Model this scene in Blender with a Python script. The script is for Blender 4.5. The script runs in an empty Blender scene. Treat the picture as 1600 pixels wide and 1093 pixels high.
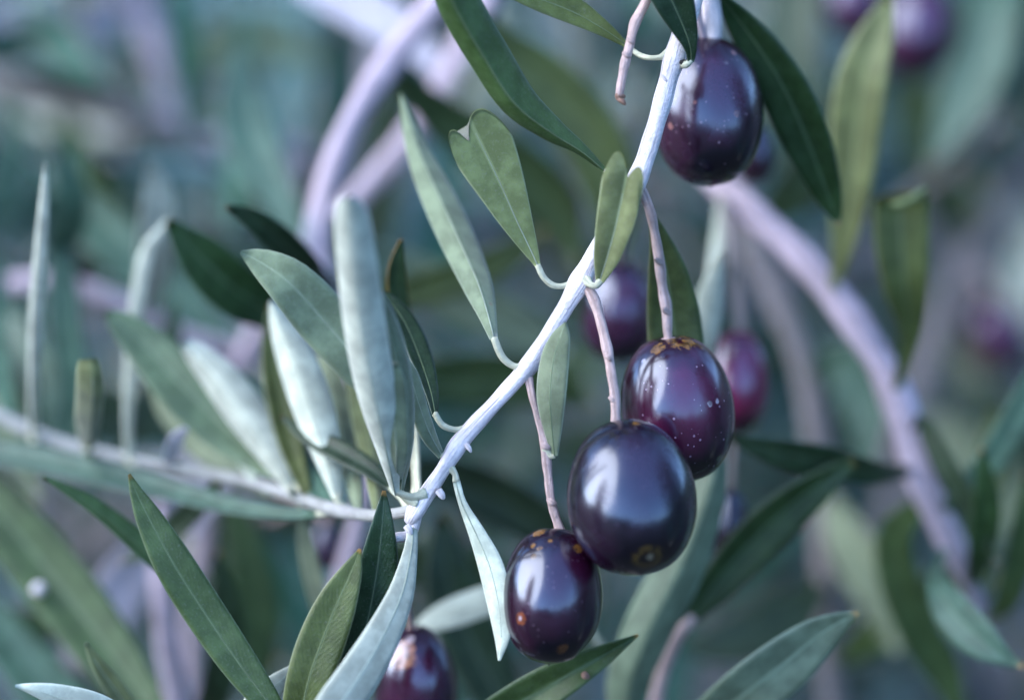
import bpy, math, random
import numpy as np
from mathutils import Vector, Matrix, Quaternion

random.seed(7); np.random.seed(7)
sc = bpy.context.scene
COL = sc.collection

# ------------------------------------------------------------------ camera
D = 0.45          # metres to the plane in focus
W = 0.164         # metres across the frame in that plane (an olive is about 20 mm wide)
H = 1.55          # camera height above the ground
PITCH = math.radians(17)   # the camera looks a little down
cam = bpy.data.cameras.new('camera'); cam_o = bpy.data.objects.new('camera', cam); COL.objects.link(cam_o)
cam_o.location = (0, -D, H); cam_o.rotation_euler = (math.radians(90) - PITCH, 0, 0)
cam.sensor_width = 36.0; cam.lens = 36.0 * D / W
cam.clip_start = 0.01; cam.clip_end = 3000
cam.dof.use_dof = True; cam.dof.focus_distance = D; cam.dof.aperture_fstop = 4.3
sc.camera = cam_o

# ------------------------------------------------------------------ light
SUN_EL, SUN_AZ = math.radians(34), math.radians(252)      # azimuth clockwise from +Y: to the left, a little behind the camera
world = bpy.data.worlds.new('World'); sc.world = world; world.use_nodes = True
wn = world.node_tree; bg = wn.nodes['Background']
sky = wn.nodes.new('ShaderNodeTexSky'); sky.sky_type = 'NISHITA'; sky.sun_disc = False
sky.sun_elevation = SUN_EL; sky.sun_rotation = SUN_AZ; sky.dust_density = 0.4; sky.air_density = 1.0; sky.ozone_density = 5.5
wn.links.new(sky.outputs[0], bg.inputs[0]); bg.inputs[1].default_value = 0.15
sun = bpy.data.lights.new('sun', 'SUN'); sun_o = bpy.data.objects.new('sun', sun); COL.objects.link(sun_o)
sun.energy = 1.25; sun.angle = math.radians(64); sun.color = (1.0, 0.95, 0.9)
sd = Vector((math.sin(SUN_AZ) * math.cos(SUN_EL), math.cos(SUN_AZ) * math.cos(SUN_EL), math.sin(SUN_EL)))
sun_o.rotation_euler = sd.to_track_quat('Z', 'Y').to_euler(); sun_o.location = sd * 5
sc.view_settings.view_transform = 'Standard'; sc.view_settings.look = 'None'
sc.view_settings.gamma = 1.0; sc.view_settings.use_curve_mapping = False
sc.view_settings.exposure = 2.45

# ------------------------------------------------------------------ helpers
CP, SP = math.cos(PITCH), math.sin(PITCH)
def from_cam(x, d, z):
    """right, forward, up of the camera -> world"""
    return np.array((x, -D + d * CP + z * SP, H - d * SP + z * CP))
OFF, DSC = 0.0, 1.0          # extra distance and depth factor for whole groups of things
def P(px, py, dy=0.0):
    """photo pixel at dy millimetres behind the focus plane -> metres"""
    d = D + (dy * DSC + OFF) / 1000.0; s = W / 1600 * d / D
    return from_cam((px - 800) * s, d, (546.5 - py) * s)
def S(n, dy=0.0):
    return n * W / 1600 * (D + (dy * DSC + OFF) / 1000.0) / D
CAMP = np.array((0, -D, H))

def unit(v): return v / (np.linalg.norm(v) + 1e-12)

def spline(ctrl, n):
    """ctrl (k, m): first three columns are xyz, rest carried along"""
    c = np.array(ctrl, float)
    s = np.concatenate([[0], np.cumsum(np.linalg.norm(np.diff(c[:, :3], axis=0), axis=1))]); s /= s[-1]
    k = len(c); m = np.zeros_like(c)
    for i in range(k):
        a, b = max(i - 1, 0), min(i + 1, k - 1)
        m[i] = (c[b] - c[a]) / (s[b] - s[a])
    out = []
    for t in np.linspace(0, 1, n):
        i = min(max(np.searchsorted(s, t, side='right') - 1, 0), k - 2)
        h = s[i + 1] - s[i]; x = (t - s[i]) / h
        out.append((2*x**3-3*x**2+1)*c[i] + (x**3-2*x**2+x)*h*m[i] + (-2*x**3+3*x**2)*c[i+1] + (x**3-x**2)*h*m[i+1])
    return np.array(out)

def mesh_obj(name, v, f, mats, parent, origin, midx=None, uvs=None, smooth=True):
    """one mesh object; v in world metres, origin = world origin of the object"""
    me = bpy.data.meshes.new(name)
    me.from_pydata([tuple(x) for x in (np.asarray(v) - origin)], [], f)
    for m in mats: me.materials.append(m)
    if midx is not None: me.polygons.foreach_set('material_index', midx)
    if smooth: me.polygons.foreach_set('use_smooth', [True] * len(me.polygons))
    if uvs is not None:
        ul = me.uv_layers.new(name='UVMap')
        idx = np.empty(len(me.loops), dtype=np.int32); me.loops.foreach_get('vertex_index', idx)
        ul.data.foreach_set('uv', np.asarray(uvs, dtype=np.float32)[idx].ravel())
    me.update()
    o = bpy.data.objects.new(name, me); COL.objects.link(o)
    if parent is not None:
        o.parent = parent; o.location = Vector(origin) - Vector(parent['_w'])
    else:
        o.location = Vector(origin)
    o['_w'] = [float(x) for x in origin]
    return o

def thing(name, label, cat, loc, group=None):
    o = bpy.data.objects.new(name, None); COL.objects.link(o); o.empty_display_size = 0.01
    o.location = Vector(loc); o['_w'] = [float(x) for x in loc]
    o['label'] = label; o['category'] = cat
    if group: o['group'] = group
    return o

# ------------------------------------------------------------------ materials
def new_mat(name):
    m = bpy.data.materials.new(name); m.use_nodes = True
    nt = m.node_tree; nt.nodes.clear()
    return m, nt
class G:
    """tiny node helper"""
    def __init__(s, nt): s.nt = nt
    def n(s, t, **k):
        x = s.nt.nodes.new(t)
        for a, b in k.items(): setattr(x, a, b)
        return x
    def l(s, a, b): s.nt.links.new(a, b)
    def math(s, op, a, b=None, c=None, clamp=False):
        x = s.n('ShaderNodeMath', operation=op); x.use_clamp = clamp
        for i, q in enumerate((a, b, c)):
            if q is None: continue
            if isinstance(q, (int, float)): x.inputs[i].default_value = q
            else: s.l(q, x.inputs[i])
        return x.outputs[0]
    def mix(s, f, a, b):
        x = s.n('ShaderNodeMix', data_type='RGBA')
        for i, q in ((0, f), (6, a), (7, b)):
            if isinstance(q, (int, float)): x.inputs[i].default_value = q
            elif isinstance(q, tuple): x.inputs[i].default_value = (*q, 1) if len(q) == 3 else q
            else: s.l(q, x.inputs[i])
        return x.outputs[2]
    def ramp(s, v, lo, hi, a=0.0, b=1.0):
        x = s.n('ShaderNodeMapRange'); x.interpolation_type = 'SMOOTHSTEP'
        s.l(v, x.inputs[0])
        for i, q in enumerate((lo, hi, a, b)): x.inputs[i + 1].default_value = q
        return x.outputs[0]
    def noise(s, vec, scale, detail=3.0, rough=0.55, dist=0.0):
        x = s.n('ShaderNodeTexNoise'); x.inputs['Scale'].default_value = scale; x.inputs['Detail'].default_value = detail
        x.inputs['Roughness'].default_value = rough; x.inputs['Distortion'].default_value = dist
        if vec is not None: s.l(vec, x.inputs['Vector'])
        return x.outputs[0]

def leaf_material(name, col, under=False, tip=None, rough=0.45, rib=None, edge=None, trans=0.12):
    m, nt = new_mat(name); g = G(nt)
    out = g.n('ShaderNodeOutputMaterial'); b = g.n('ShaderNodeBsdfPrincipled')
    tc = g.n('ShaderNodeTexCoord'); sep = g.n('ShaderNodeSeparateXYZ'); g.l(tc.outputs['UV'], sep.inputs[0])
    u = g.math('ABSOLUTE', g.math('SUBTRACT', sep.outputs[0], 0.5)); t = sep.outputs[1]   # u 0 midrib .. 0.5 margin
    oi = g.n('ShaderNodeObjectInfo')
    c = np.array(col)
    n1 = g.noise(tc.outputs['Object'], 260, 4, 0.6); n2 = g.noise(tc.outputs['Object'], 2600, 2, 0.6)
    base = g.mix(g.ramp(n1, 0.35, 0.68), tuple(c * 0.78), tuple(np.minimum(c * 1.22 + (0.008 if not under else 0.01), 1)))
    base = g.mix(g.ramp(n2, 0.52, 0.75, 0, 0.40 if under else 0.28), base, tuple(c * 0.5 + 0.12))
    # faint side veins, running forward from the midrib
    vein = g.math('SINE', g.math('ADD', g.math('MULTIPLY', t, 150.0), g.math('ADD', g.math('MULTIPLY', u, -60.0), g.math('MULTIPLY', n1, 9.0))))
    base = g.mix(g.ramp(vein, 0.55, 1.0, 0, 0.0 if under else 0.06), base, tuple(c * 1.5 + 0.03))
    hue = g.n('ShaderNodeHueSaturation'); g.l(base, hue.inputs['Color'])
    g.l(g.ramp(oi.outputs['Random'], 0, 1, 0.82, 1.2), hue.inputs['Value'])
    g.l(g.ramp(g.math('FRACT', g.math('MULTIPLY', oi.outputs['Random'], 7.3)), 0, 1, 0.488, 0.512), hue.inputs['Hue'])
    base = hue.outputs[0]
    rc = rib if rib else tuple(c * 1.5 + 0.05)
    base = g.mix(g.ramp(u, 0.012, 0.045, 0.75, 0.0), base, rc)
    ec = edge if edge else tuple(c * 1.3 + 0.10)
    base = g.mix(g.ramp(u, 0.455, 0.495, 0.0, 0.75), base, ec)
    if tip and not under:
        amt = g.ramp(g.math('FRACT', g.math('MULTIPLY', oi.outputs['Random'], 13.7)), 0.2, 0.9, 0.15, 0.9)
        base = g.mix(g.math('MULTIPLY', amt, g.ramp(g.math('ADD', t, g.math('MULTIPLY', g.math('SUBTRACT', n1, 0.5), 0.03)), 0.975, 1.0)), base, tip)
    # small brown flecks of wear
    vo = g.n('ShaderNodeTexVoronoi'); vo.inputs['Scale'].default_value = 230; g.l(tc.outputs['Object'], vo.inputs['Vector'])
    fl = g.math('MULTIPLY', g.ramp(vo.outputs['Distance'], 0.08, 0.13, 1, 0), g.ramp(n1, 0.60, 0.64))
    base = g.mix(g.math('MULTIPLY', fl, 0.55), base, (0.22, 0.13, 0.07))
    g.l(base, b.inputs['Base Color'])
    b.inputs['Roughness'].default_value = rough
    b.inputs['Specular IOR Level'].default_value = 0.36 if not under else 0.25
    if under:
        b.inputs['Sheen Weight'].default_value = 0.35; b.inputs['Sheen Roughness'].default_value = 0.5
    bp = g.n('ShaderNodeBump'); bp.inputs['Strength'].default_value = 0.35; bp.inputs['Distance'].default_value = 0.0003
    g.l(g.math('ADD', g.math('MULTIPLY', n2, 0.6), g.math('MULTIPLY', vein, 0.0 if under else 0.06)), bp.inputs['Height']); g.l(bp.outputs[0], b.inputs['Normal'])
    tr = g.n('ShaderNodeBsdfTranslucent'); g.l(base, tr.inputs[0])
    mx = g.n('ShaderNodeMixShader'); mx.inputs[0].default_value = trans
    g.l(b.outputs[0], mx.inputs[1]); g.l(tr.outputs[0], mx.inputs[2]); g.l(mx.outputs[0], out.inputs[0])
    return m

TIP = (0.55, 0.30, 0.10)
LEAF = {
 'dark':   leaf_material('leaf_top_dark', (0.014, 0.036, 0.010), tip=TIP, rough=0.40),
 'deep':   leaf_material('leaf_top_deep', (0.013, 0.048, 0.007), tip=TIP, rough=0.42),
 'mid':    leaf_material('leaf_top_mid', (0.042, 0.078, 0.018), tip=TIP, rough=0.45),
 'olive':  leaf_material('leaf_top_olive', (0.078, 0.100, 0.020), tip=TIP, rough=0.48),
 'bright': leaf_material('leaf_top_yellow_green', (0.115, 0.145, 0.045), tip=TIP, rough=0.5),
 'fresh':  leaf_material('leaf_top_fresh', (0.085, 0.130, 0.062), tip=TIP, rough=0.42),
 'fern':   leaf_material('leaf_top_fern', (0.026, 0.062, 0.012), tip=TIP, rough=0.45),
 'leafgrey': leaf_material('leaf_top_greyish', (0.13, 0.185, 0.115), tip=TIP, rough=0.42),
 'rim':    leaf_material('leaf_top_brown_rim', (0.018, 0.048, 0.012), tip=TIP, rough=0.45, edge=(0.42, 0.20, 0.06)),
 'umber':  leaf_material('leaf_top_umber', (0.15, 0.15, 0.10), rough=0.55, edge=(0.55, 0.48, 0.30)),
 'glauc':  leaf_material('leaf_top_glaucous', (0.018, 0.105, 0.062), rough=0.5),
 'mist':   leaf_material('leaf_under_mist', (0.125, 0.26, 0.25), under=True, rough=0.7),
 'teal':   leaf_material('leaf_top_teal', (0.046, 0.100, 0.062), tip=TIP, rough=0.45),
 'sage':   leaf_material('leaf_under_sage', (0.145, 0.178, 0.062), under=True, tip=TIP, rough=0.65),
 'grey':   leaf_material('leaf_under_grey_green', (0.155, 0.20, 0.11), under=True, tip=TIP, rough=0.65),
 'silver': leaf_material('leaf_under_silver', (0.46, 0.495, 0.385), under=True, tip=TIP, rough=0.7),
 'lilac':  leaf_material('leaf_under_lilac_silver', (0.38, 0.36, 0.41), under=True, tip=TIP, rough=0.7),
}

def bark_material(name, col, dark, streak=0.5, rough=0.75):
    m, nt = new_mat(name); g = G(nt)
    out = g.n('ShaderNodeOutputMaterial'); b = g.n('ShaderNodeBsdfPrincipled'); g.l(b.outputs[0], out.inputs[0])
    tc = g.n('ShaderNodeTexCoord')
    mp = g.n('ShaderNodeMapping'); mp.inputs['Scale'].default_value = (9, 0.35, 1); g.l(tc.outputs['UV'], mp.inputs[0])
    n1 = g.noise(mp.outputs[0], 2.2, 5, 0.65, 0.4)                       # long streaks along the stem
    n2 = g.noise(tc.outputs['Object'], 330, 4, 0.6)
    n3 = g.noise(tc.outputs['Object'], 1900, 2, 0.5)
    c = np.array(col)
    base = g.mix(g.ramp(n2, 0.3, 0.7), tuple(c * 0.80), tuple(np.minimum(c * 1.12, 0.9)))
    base = g.mix(g.math('MULTIPLY', g.ramp(n1, 0.54, 0.66), streak), base, dark)
    base = g.mix(g.ramp(n3, 0.62, 0.74, 0, 0.5 * streak), base, dark)
    g.l(base, b.inputs['Base Color']); b.inputs['Roughness'].default_value = rough
    bp = g.n('ShaderNodeBump'); bp.inputs['Strength'].default_value = 0.9; bp.inputs['Distance'].default_value = 0.0005
    g.l(g.math('ADD', g.math('MULTIPLY', n1, -0.8), g.math('MULTIPLY', n3, 0.5)), bp.inputs['Height']); g.l(bp.outputs[0], b.inputs['Normal'])
    return m
BARK = bark_material('bark_pale', (0.80, 0.72, 0.72), (0.36, 0.30, 0.31), 0.65)
TWIG = bark_material('bark_twig', (0.33, 0.33, 0.30), (0.33, 0.29, 0.32), 0.5)
STALK = bark_material('fruit_stalk', (0.58, 0.42, 0.38), (0.28, 0.13, 0.09), 0.55)
PETI = bark_material('petiole_pale', (0.56, 0.56, 0.40), (0.40, 0.38, 0.26), 0.3)
LILAC = bark_material('bark_lilac', (0.52, 0.42, 0.47), (0.26, 0.20, 0.21), 0.8)
DULL = bark_material('bark_dull', (0.21, 0.185, 0.18), (0.11, 0.09, 0.08), 0.7)
RIB = bark_material('midrib', (0.17, 0.23, 0.11), (0.12, 0.17, 0.08), 0.2)
RIBD = bark_material('midrib_dark', (0.07, 0.11, 0.04), (0.05, 0.08, 0.03), 0.2)
RIBP = bark_material('midrib_pale', (0.42, 0.48, 0.36), (0.32, 0.36, 0.27), 0.2)
WOUND = bark_material('wound_brown', (0.30, 0.17, 0.12), (0.07, 0.04, 0.03), 0.8)
BLACK = bark_material('scar_black', (0.02, 0.018, 0.018), (0.01, 0.01, 0.01), 0.5)

# ------------------------------------------------------------------ shapes
def tube(name, ctrl, mat, parent, sides=12, n=None, wob=0.03, cap=True):
    """ctrl rows: x, y, z, radius (metres)"""
    c = np.array(ctrl, float); n = n or max(8, 6 * (len(c) - 1))
    p = spline(c, n); pos, rad = p[:, :3], np.maximum(p[:, 3], 1e-5)
    T = np.gradient(pos, axis=0); T = np.array([unit(t) for t in T])
    nrm = unit(np.cross(T[0], (0.31, 0.2, 0.93))); v, uv, f = [], [], []
    L = np.concatenate([[0], np.cumsum(np.linalg.norm(np.diff(pos, axis=0), axis=1))])
    ph = np.random.rand(4) * 6.28
    for i in range(n):
        nrm = unit(nrm - T[i] * nrm.dot(T[i])); bn = np.cross(T[i], nrm)
        for j in range(sides):
            a = 2 * math.pi * j / sides
            r = rad[i] * (1 + wob * math.sin(3 * a + ph[0] + i * 0.25) + wob * math.sin(i * 0.9 + ph[1]) + 0.7 * wob * math.sin(2 * a + i * 0.53 + ph[2]))
            v.append(pos[i] + r * (math.cos(a) * nrm + math.sin(a) * bn)); uv.append((j / sides, L[i] / 0.01))
    for i in range(n - 1):
        for j in range(sides):
            k = (j + 1) % sides
            f.append((i * sides + j, i * sides + k, (i + 1) * sides + k, (i + 1) * sides + j))
    if cap:
        v.append(pos[0] - T[0] * rad[0] * 0.35); uv.append((0.5, 0)); a = len(v) - 1
        v.append(pos[-1] + T[-1] * rad[-1] * 0.5); uv.append((0.5, L[-1] / 0.01)); b = len(v) - 1
        for j in range(sides):
            k = (j + 1) % sides
            f.append((a, k, j)); f.append((b, (n - 1) * sides + j, (n - 1) * sides + k))
    return mesh_obj(name, v, f, [mat], parent, pos[0], uvs=uv)

def stem(name, pts, mat, parent, **k):
    """pts rows: px, py, dy(mm), full width px"""
    return tube(name, [[*P(a, b, d), S(w, d) / 2] for a, b, d, w in pts], mat, parent, **k)

def leaf_geom(pos, width, nrm, fold=0.0, curl=0.0, wave=0.0, cols=8, thick=0.00045, ucenter=0.0, tipcut=None, twist=None):
    n = len(pos); T = np.array([unit(t) for t in np.gradient(pos, axis=0)])
    us = np.linspace(-1, 1, cols + 1); top, bot, uv = [], [], []
    ph = random.random() * 6.28
    for i in range(n):
        N = unit(nrm[i] - T[i] * nrm[i].dot(T[i])); Sd = np.cross(T[i], N)
        if twist is not None:
            a = twist[i]; N, Sd = math.cos(a) * N + math.sin(a) * Sd, math.cos(a) * Sd - math.sin(a) * N
        hw = width[i] / 2; t = i / (n - 1)
        for u in us:
            uu = u - ucenter * (1 - u * u)
            off = Sd * hw * uu * math.cos(fold)
            h = hw * abs(u) * math.sin(fold) + curl * hw * u * u + wave * hw * u * math.sin(9 * t + ph + (1.3 if u > 0 else 0)) * abs(u)
            base = pos[i] + off + N * h
            if tipcut is not None:                       # notched tips: shorten each strip of the blade
                k = tipcut(u)
                base = pos_at(pos, T, t * k, i, Sd, N, width, uu, fold, curl)
            th = thick * (0.25 + 0.75 * (1 - abs(u) ** 3))
            if abs(u) < 0.01: th *= 1.0
            top.append(base + N * th / 2); bot.append(base - N * th / 2); uv.append(((u + 1) / 2, t))
    return top, bot, uv, us

def pos_at(pos, T, tt, i, Sd, N, width, uu, fold, curl):
    n = len(pos); x = tt * (n - 1); a = min(int(x), n - 2); fr = x - a
    p = pos[a] * (1 - fr) + pos[a + 1] * fr; w = (width[a] * (1 - fr) + width[a + 1] * fr) / 2
    return p + Sd * w * uu * math.cos(fold) + N * (w * abs(uu) * math.sin(fold) + curl * w * uu * uu)

def leaf_mesh_data(top, bot, uv, n, cols):
    v = top + bot; K = cols + 1; B = len(top); f, mi = [], []
    for i in range(n - 1):
        for j in range(cols):
            a = i * K + j
            f.append((a, a + 1, a + K + 1, a + K)); mi.append(0)
            f.append((B + a, B + a + K, B + a + K + 1, B + a + 1)); mi.append(1)
    for i in range(n - 1):
        a = i * K; f.append((a, a + K, B + a + K, B + a)); mi.append(0)
        a = i * K + cols; f.append((a + K, a, B + a, B + a + K)); mi.append(0)
    f.append(tuple(list(range(0, K)) + [B + j for j in range(K - 1, -1, -1)])); mi.append(0)
    a = (n - 1) * K; f.append(tuple([a + j for j in range(K - 1, -1, -1)] + [B + a + j for j in range(K)])); mi.append(0)
    return v, f, mi, uv + uv

PAIR = {'leafgrey': 'silver', 'fern': 'sage', 'rim': 'sage', 'umber': 'grey', 'glauc': 'mist', 'mist': 'glauc', 'dark': 'sage', 'deep': 'sage', 'mid': 'grey', 'olive': 'grey', 'bright': 'sage', 'fresh': 'silver', 'teal': 'silver',
        'sage': 'mid', 'grey': 'mid', 'silver': 'mid', 'lilac': 'mid'}

def leaf(parent, pts, mat='mid', roll=0.0, roll2=None, fold=0.0, curl=0.0, wave=0.04, n=26, cols=8, petiole=None, rib=True,
         ucenter=0.0, tipcut=None, label=None, round_tip=0.0, back=None, pmat=None, ribmat=None, thick=0.00045):
    """pts rows base -> tip: px, py, dy, full width px. The material given is the face turned to the camera."""
    c = np.array([[*P(a, b, d), S(w, d)] for a, b, d, w in pts])
    p = spline(c, n); pos, wid = p[:, :3], np.maximum(p[:, 3], S(2.0))
    if round_tip:
        for i in range(n):
            t = i / (n - 1); x = max(0, (t - (1 - round_tip)) / round_tip); wid[i] *= math.sqrt(max(0.02, 1 - x * x))
    nrm = np.array([unit(CAMP - q) for q in pos])
    r2 = roll if roll2 is None else roll2
    tw = [roll + (r2 - roll) * i / (n - 1) for i in range(n)]
    wid = np.array([w / max(0.25, math.cos(a) * math.cos(fold)) for w, a in zip(wid, tw)])
    top, bot, uv, us = leaf_geom(pos, wid, nrm, fold, curl, wave, cols, thick, ucenter, tipcut, tw)
    v, f, mi, uvs = leaf_mesh_data(top, bot, uv, n, cols)
    m2 = back or PAIR[mat]
    o = mesh_obj('leaf', v, f, [LEAF[mat], LEAF[m2]], parent, pos[0], mi, uvs)
    if label: o['label'] = label
    if rib:                                              # a raised midrib on the face turned to the camera
        K = cols + 1; e = int(n * 0.93); kmax = tipcut(0) if tipcut else 1
        q = [top[i * K + cols // 2] for i in range(0, e)]
        rr = [max(wid[0] * 0.05, S(4.2) / 2 * (1 - 0.75 * i / e)) for i in range(0, e)]
        step = max(1, e // 9)
        ctrl = [[*q[i], rr[i] * 0.55] for i in range(0, e, step)]
        tube('midrib', ctrl, ribmat or (RIBP if mat in ('sage', 'grey', 'silver', 'lilac') else RIB), o, sides=6, n=len(ctrl) * 3, wob=0.0)
    if petiole:
        tube('petiole', [[*P(a, b, d), S(w, d) / 2 * (1.55 if q == 0 else 1.0)] for q, (a, b, d, w) in enumerate(petiole)], pmat or PETI, o, sides=10)
    return o

# ------------------------------------------------------------------ olives
def olive_material(name, base=(0.0022, 0.0006, 0.0035), red=(0.075, 0.003, 0.026), redness=0.5, marks=(), bloom=0.10, dots=1.0, size=0.01, rough=0.19):
    """marks: (local point xyz, radius m, colour, strength, ring?)"""
    m, nt = new_mat(name); g = G(nt)
    out = g.n('ShaderNodeOutputMaterial'); b = g.n('ShaderNodeBsdfPrincipled'); g.l(b.outputs[0], out.inputs[0])
    tc = g.n('ShaderNodeTexCoord'); ob = tc.outputs['Object']
    n1 = g.noise(ob, 62, 3, 0.5); n2 = g.noise(ob, 900, 3, 0.6); n3 = g.noise(ob, 260, 3, 0.6)
    sep = g.n('ShaderNodeSeparateXYZ'); g.l(ob, sep.inputs[0])
    zz = g.math('MULTIPLY', sep.outputs[2], 0.5 / size)
    f = g.math('ADD', g.ramp(n1, 0.38, 0.70), g.math('MULTIPLY', zz, 0.5))
    col = g.mix(g.math('MULTIPLY', f, redness, clamp=True), base, red)
    bl = g.math('MULTIPLY', g.ramp(n1, 0.40, 0.66), g.ramp(n2, 0.3, 0.7, 0.4, 1.0))
    col = g.mix(g.math('MULTIPLY', bl, bloom * 0.28), col, (0.12, 0.12, 0.28))     # waxy bloom
    vo = g.n('ShaderNodeTexVoronoi'); vo.inputs['Scale'].default_value = 1050; vo.inputs['Randomness'].default_value = 1.0; g.l(ob, vo.inputs['Vector'])
    sepc = g.n('ShaderNodeSeparateColor'); g.l(vo.outputs['Color'], sepc.inputs[0])
    sz = g.ramp(sepc.outputs[0], 0.3, 1.0, 0.0, 0.25)
    d1 = g.ramp(g.math('SUBTRACT', vo.outputs['Distance'], sz), -0.07, 0.0, 1, 0)
    d1 = g.math('MULTIPLY', d1, g.ramp(n1, 0.36, 0.55, 0.25, 1.0))
    col = g.mix(g.math('MULTIPLY', d1, 0.62 * dots, clamp=True), col, (0.44, 0.32, 0.40))
    rgh = rough
    for (pt, r, c, st, ring) in marks:
        vm = g.n('ShaderNodeVectorMath', operation='DISTANCE'); g.l(ob, vm.inputs[0]); vm.inputs[1].default_value = pt
        dist = g.math('ADD', vm.outputs['Value'], g.math('MULTIPLY', g.math('SUBTRACT', n2, 0.5), r * 0.9))
        k = g.ramp(dist, r * 0.72, r * 1.05, 1, 0)
        if ring: k = g.math('MULTIPLY', k, g.ramp(dist, r * 0.35, r * 0.65, 0.0, 1))
        cc = g.mix(g.ramp(n2, 0.44, 0.6), c, tuple(np.array(c) * 0.38))
        col = g.mix(g.math('MULTIPLY', k, st), col, cc)
    g.l(col, b.inputs['Base Color'])
    g.l(g.math('ADD', g.ramp(n3, 0.3, 0.7, rough * 0.8, rough * 1.15), g.math('MULTIPLY', bl, 0.07)), b.inputs['Roughness'])
    b.inputs['Specular IOR Level'].default_value = 0.9; b.inputs['Specular Tint'].default_value = (0.68, 0.80, 1.0, 1)  # blue of the mirrored sky put into the highlight tint
    b.inputs['Coat Weight'].default_value = 0.42; b.inputs['Coat Roughness'].default_value = 0.15
    bp = g.n('ShaderNodeBump'); bp.inputs['Strength'].default_value = 0.12; bp.inputs['Distance'].default_value = 0.0002
    g.l(g.math('ADD', n3, g.math('MULTIPLY', d1, 0.6)), bp.inputs['Height']); g.l(bp.outputs[0], b.inputs['Normal'])
    return m

def olive(label, px, py, dy, w, h, axis=(0, 0, 1), marks=(), seg=48, rings=36, tip=True, lump=None, group=None, flat=2.0, **mk):
    """axis points from the blossom end to the stalk end; w, h full size in px along and across"""
    ctr = P(px, py, dy); R = S(w, dy) / 2 * 1.03; Hh = S(h, dy) / 2
    ax = Vector((axis[0], axis[1] * CP + axis[2] * SP, axis[2] * CP - axis[1] * SP)).normalized(); q = Vector((0, 0, 1)).rotation_difference(ax)
    e = thing('olive', label, 'olive', ctr, group)
    e.rotation_mode = 'QUATERNION'; e.rotation_quaternion = q
    v, f = [], []
    ph = np.random.rand(4) * 6.28
    for i in range(rings + 1):
        th = math.pi * i / rings; z = math.cos(th); r = math.sin(th)
        r = r ** (2.0 / (flat + 0.12)) if r > 1e-6 else 0
        zz = z * (1 - 0.075 * math.exp(-(r / 0.16) ** 2) * (1 if z > 0 else 0)) - (0.022 * math.exp(-(r / 0.10) ** 2) if z < 0 and tip else 0)
        r *= 1 - 0.045 * z                                         # a little fuller below the middle
        for j in range(seg):
            a = 2 * math.pi * j / seg
            k = 1 + 0.016 * math.sin(2 * a + ph[0] + z * 2) + 0.010 * math.sin(3 * a + ph[1] - 3 * z)
            p = np.array((R * r * k * math.cos(a), R * r * k * math.sin(a), Hh * zz))
            if lump is not None:
                for (lp, lr, ld) in lump:
                    dd = np.linalg.norm(p - lp) / lr
                    if dd < 2: p = p * (1 - ld * math.exp(-dd * dd * 2))
            v.append(p)
    for i in range(rings):
        for j in range(seg):
            k = (j + 1) % seg
            f.append((i * seg + j, (i + 1) * seg + j, (i + 1) * seg + k, i * seg + k))
    ml = []
    qi = q.inverted()
    for (mx, my, mr, c, st, *ring) in marks:                       # where the sight line through that pixel meets the skin
        o = qi @ Vector(CAMP - ctr); dr = qi @ Vector(P(mx, my, dy) - CAMP)
        sc_ = Vector((1 / R, 1 / R, 1 / Hh)); o2 = o * sc_; d2 = dr * sc_
        A, B, Cc = d2.dot(d2), 2 * o2.dot(d2), o2.dot(o2) - 1
        disc = max(0, B * B - 4 * A * Cc); t = (-B - math.sqrt(disc)) / (2 * A)
        hp = o + dr * t
        ml.append((tuple(hp), S(mr, dy), c, st, bool(ring)))
    mat = olive_material('olive_skin', marks=ml, size=Hh, **mk)
    me = bpy.data.meshes.new('skin'); me.from_pydata([tuple(x) for x in v], [], f); me.materials.append(mat)
    me.polygons.foreach_set('use_smooth', [True] * len(me.polygons)); me.update()
    o = bpy.data.objects.new('skin', me); COL.objects.link(o); o.parent = e
    # collar where the stalk enters
    cv, cf = [], []
    for i, (rr, z) in enumerate(((0.20, 0.915), (0.19, 0.955), (0.13, 0.968), (0.0, 0.962))):
        for j in range(14):
            a = 2 * math.pi * j / 14; cv.append((R * rr * 0.75 * math.cos(a), R * rr * 0.75 * math.sin(a), Hh * (z + 0.006 * math.sin(3 * a))))
    for i in range(3):
        for j in range(14):
            k = (j + 1) % 14; cf.append((i * 14 + j, i * 14 + k, (i + 1) * 14 + k, (i + 1) * 14 + j))
    me = bpy.data.meshes.new('stalk_collar'); me.from_pydata(cv, [], cf); me.materials.append(STALK if tip else WOUND); me.update()
    o = bpy.data.objects.new('stalk_collar', me); COL.objects.link(o); o.parent = e
    if tip:                                                        # the dry blossom end: a tiny crater with a point
        cv, cf = [], []
        prof = ((0.115, 0.985), (0.10, 1.006), (0.075, 1.012), (0.05, 1.000), (0.02, 1.004), (0.004, 1.045))
        for (rr, z) in prof:
            for j in range(14):
                a = 2 * math.pi * j / 14; cv.append((R * rr * math.cos(a), R * rr * math.sin(a), -Hh * z))
        for i in range(len(prof) - 1):
            for j in range(14):
                k = (j + 1) % 14; cf.append((i * 14 + k, i * 14 + j, (i + 1) * 14 + j, (i + 1) * 14 + k))
        me = bpy.data.meshes.new('blossom_scar'); me.from_pydata(cv, [], cf); me.materials.append(mat); me.update()
        me.polygons.foreach_set('use_smooth', [True] * len(me.polygons))
        o = bpy.data.objects.new('blossom_scar', me); COL.objects.link(o); o.parent = e
    return e

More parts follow.
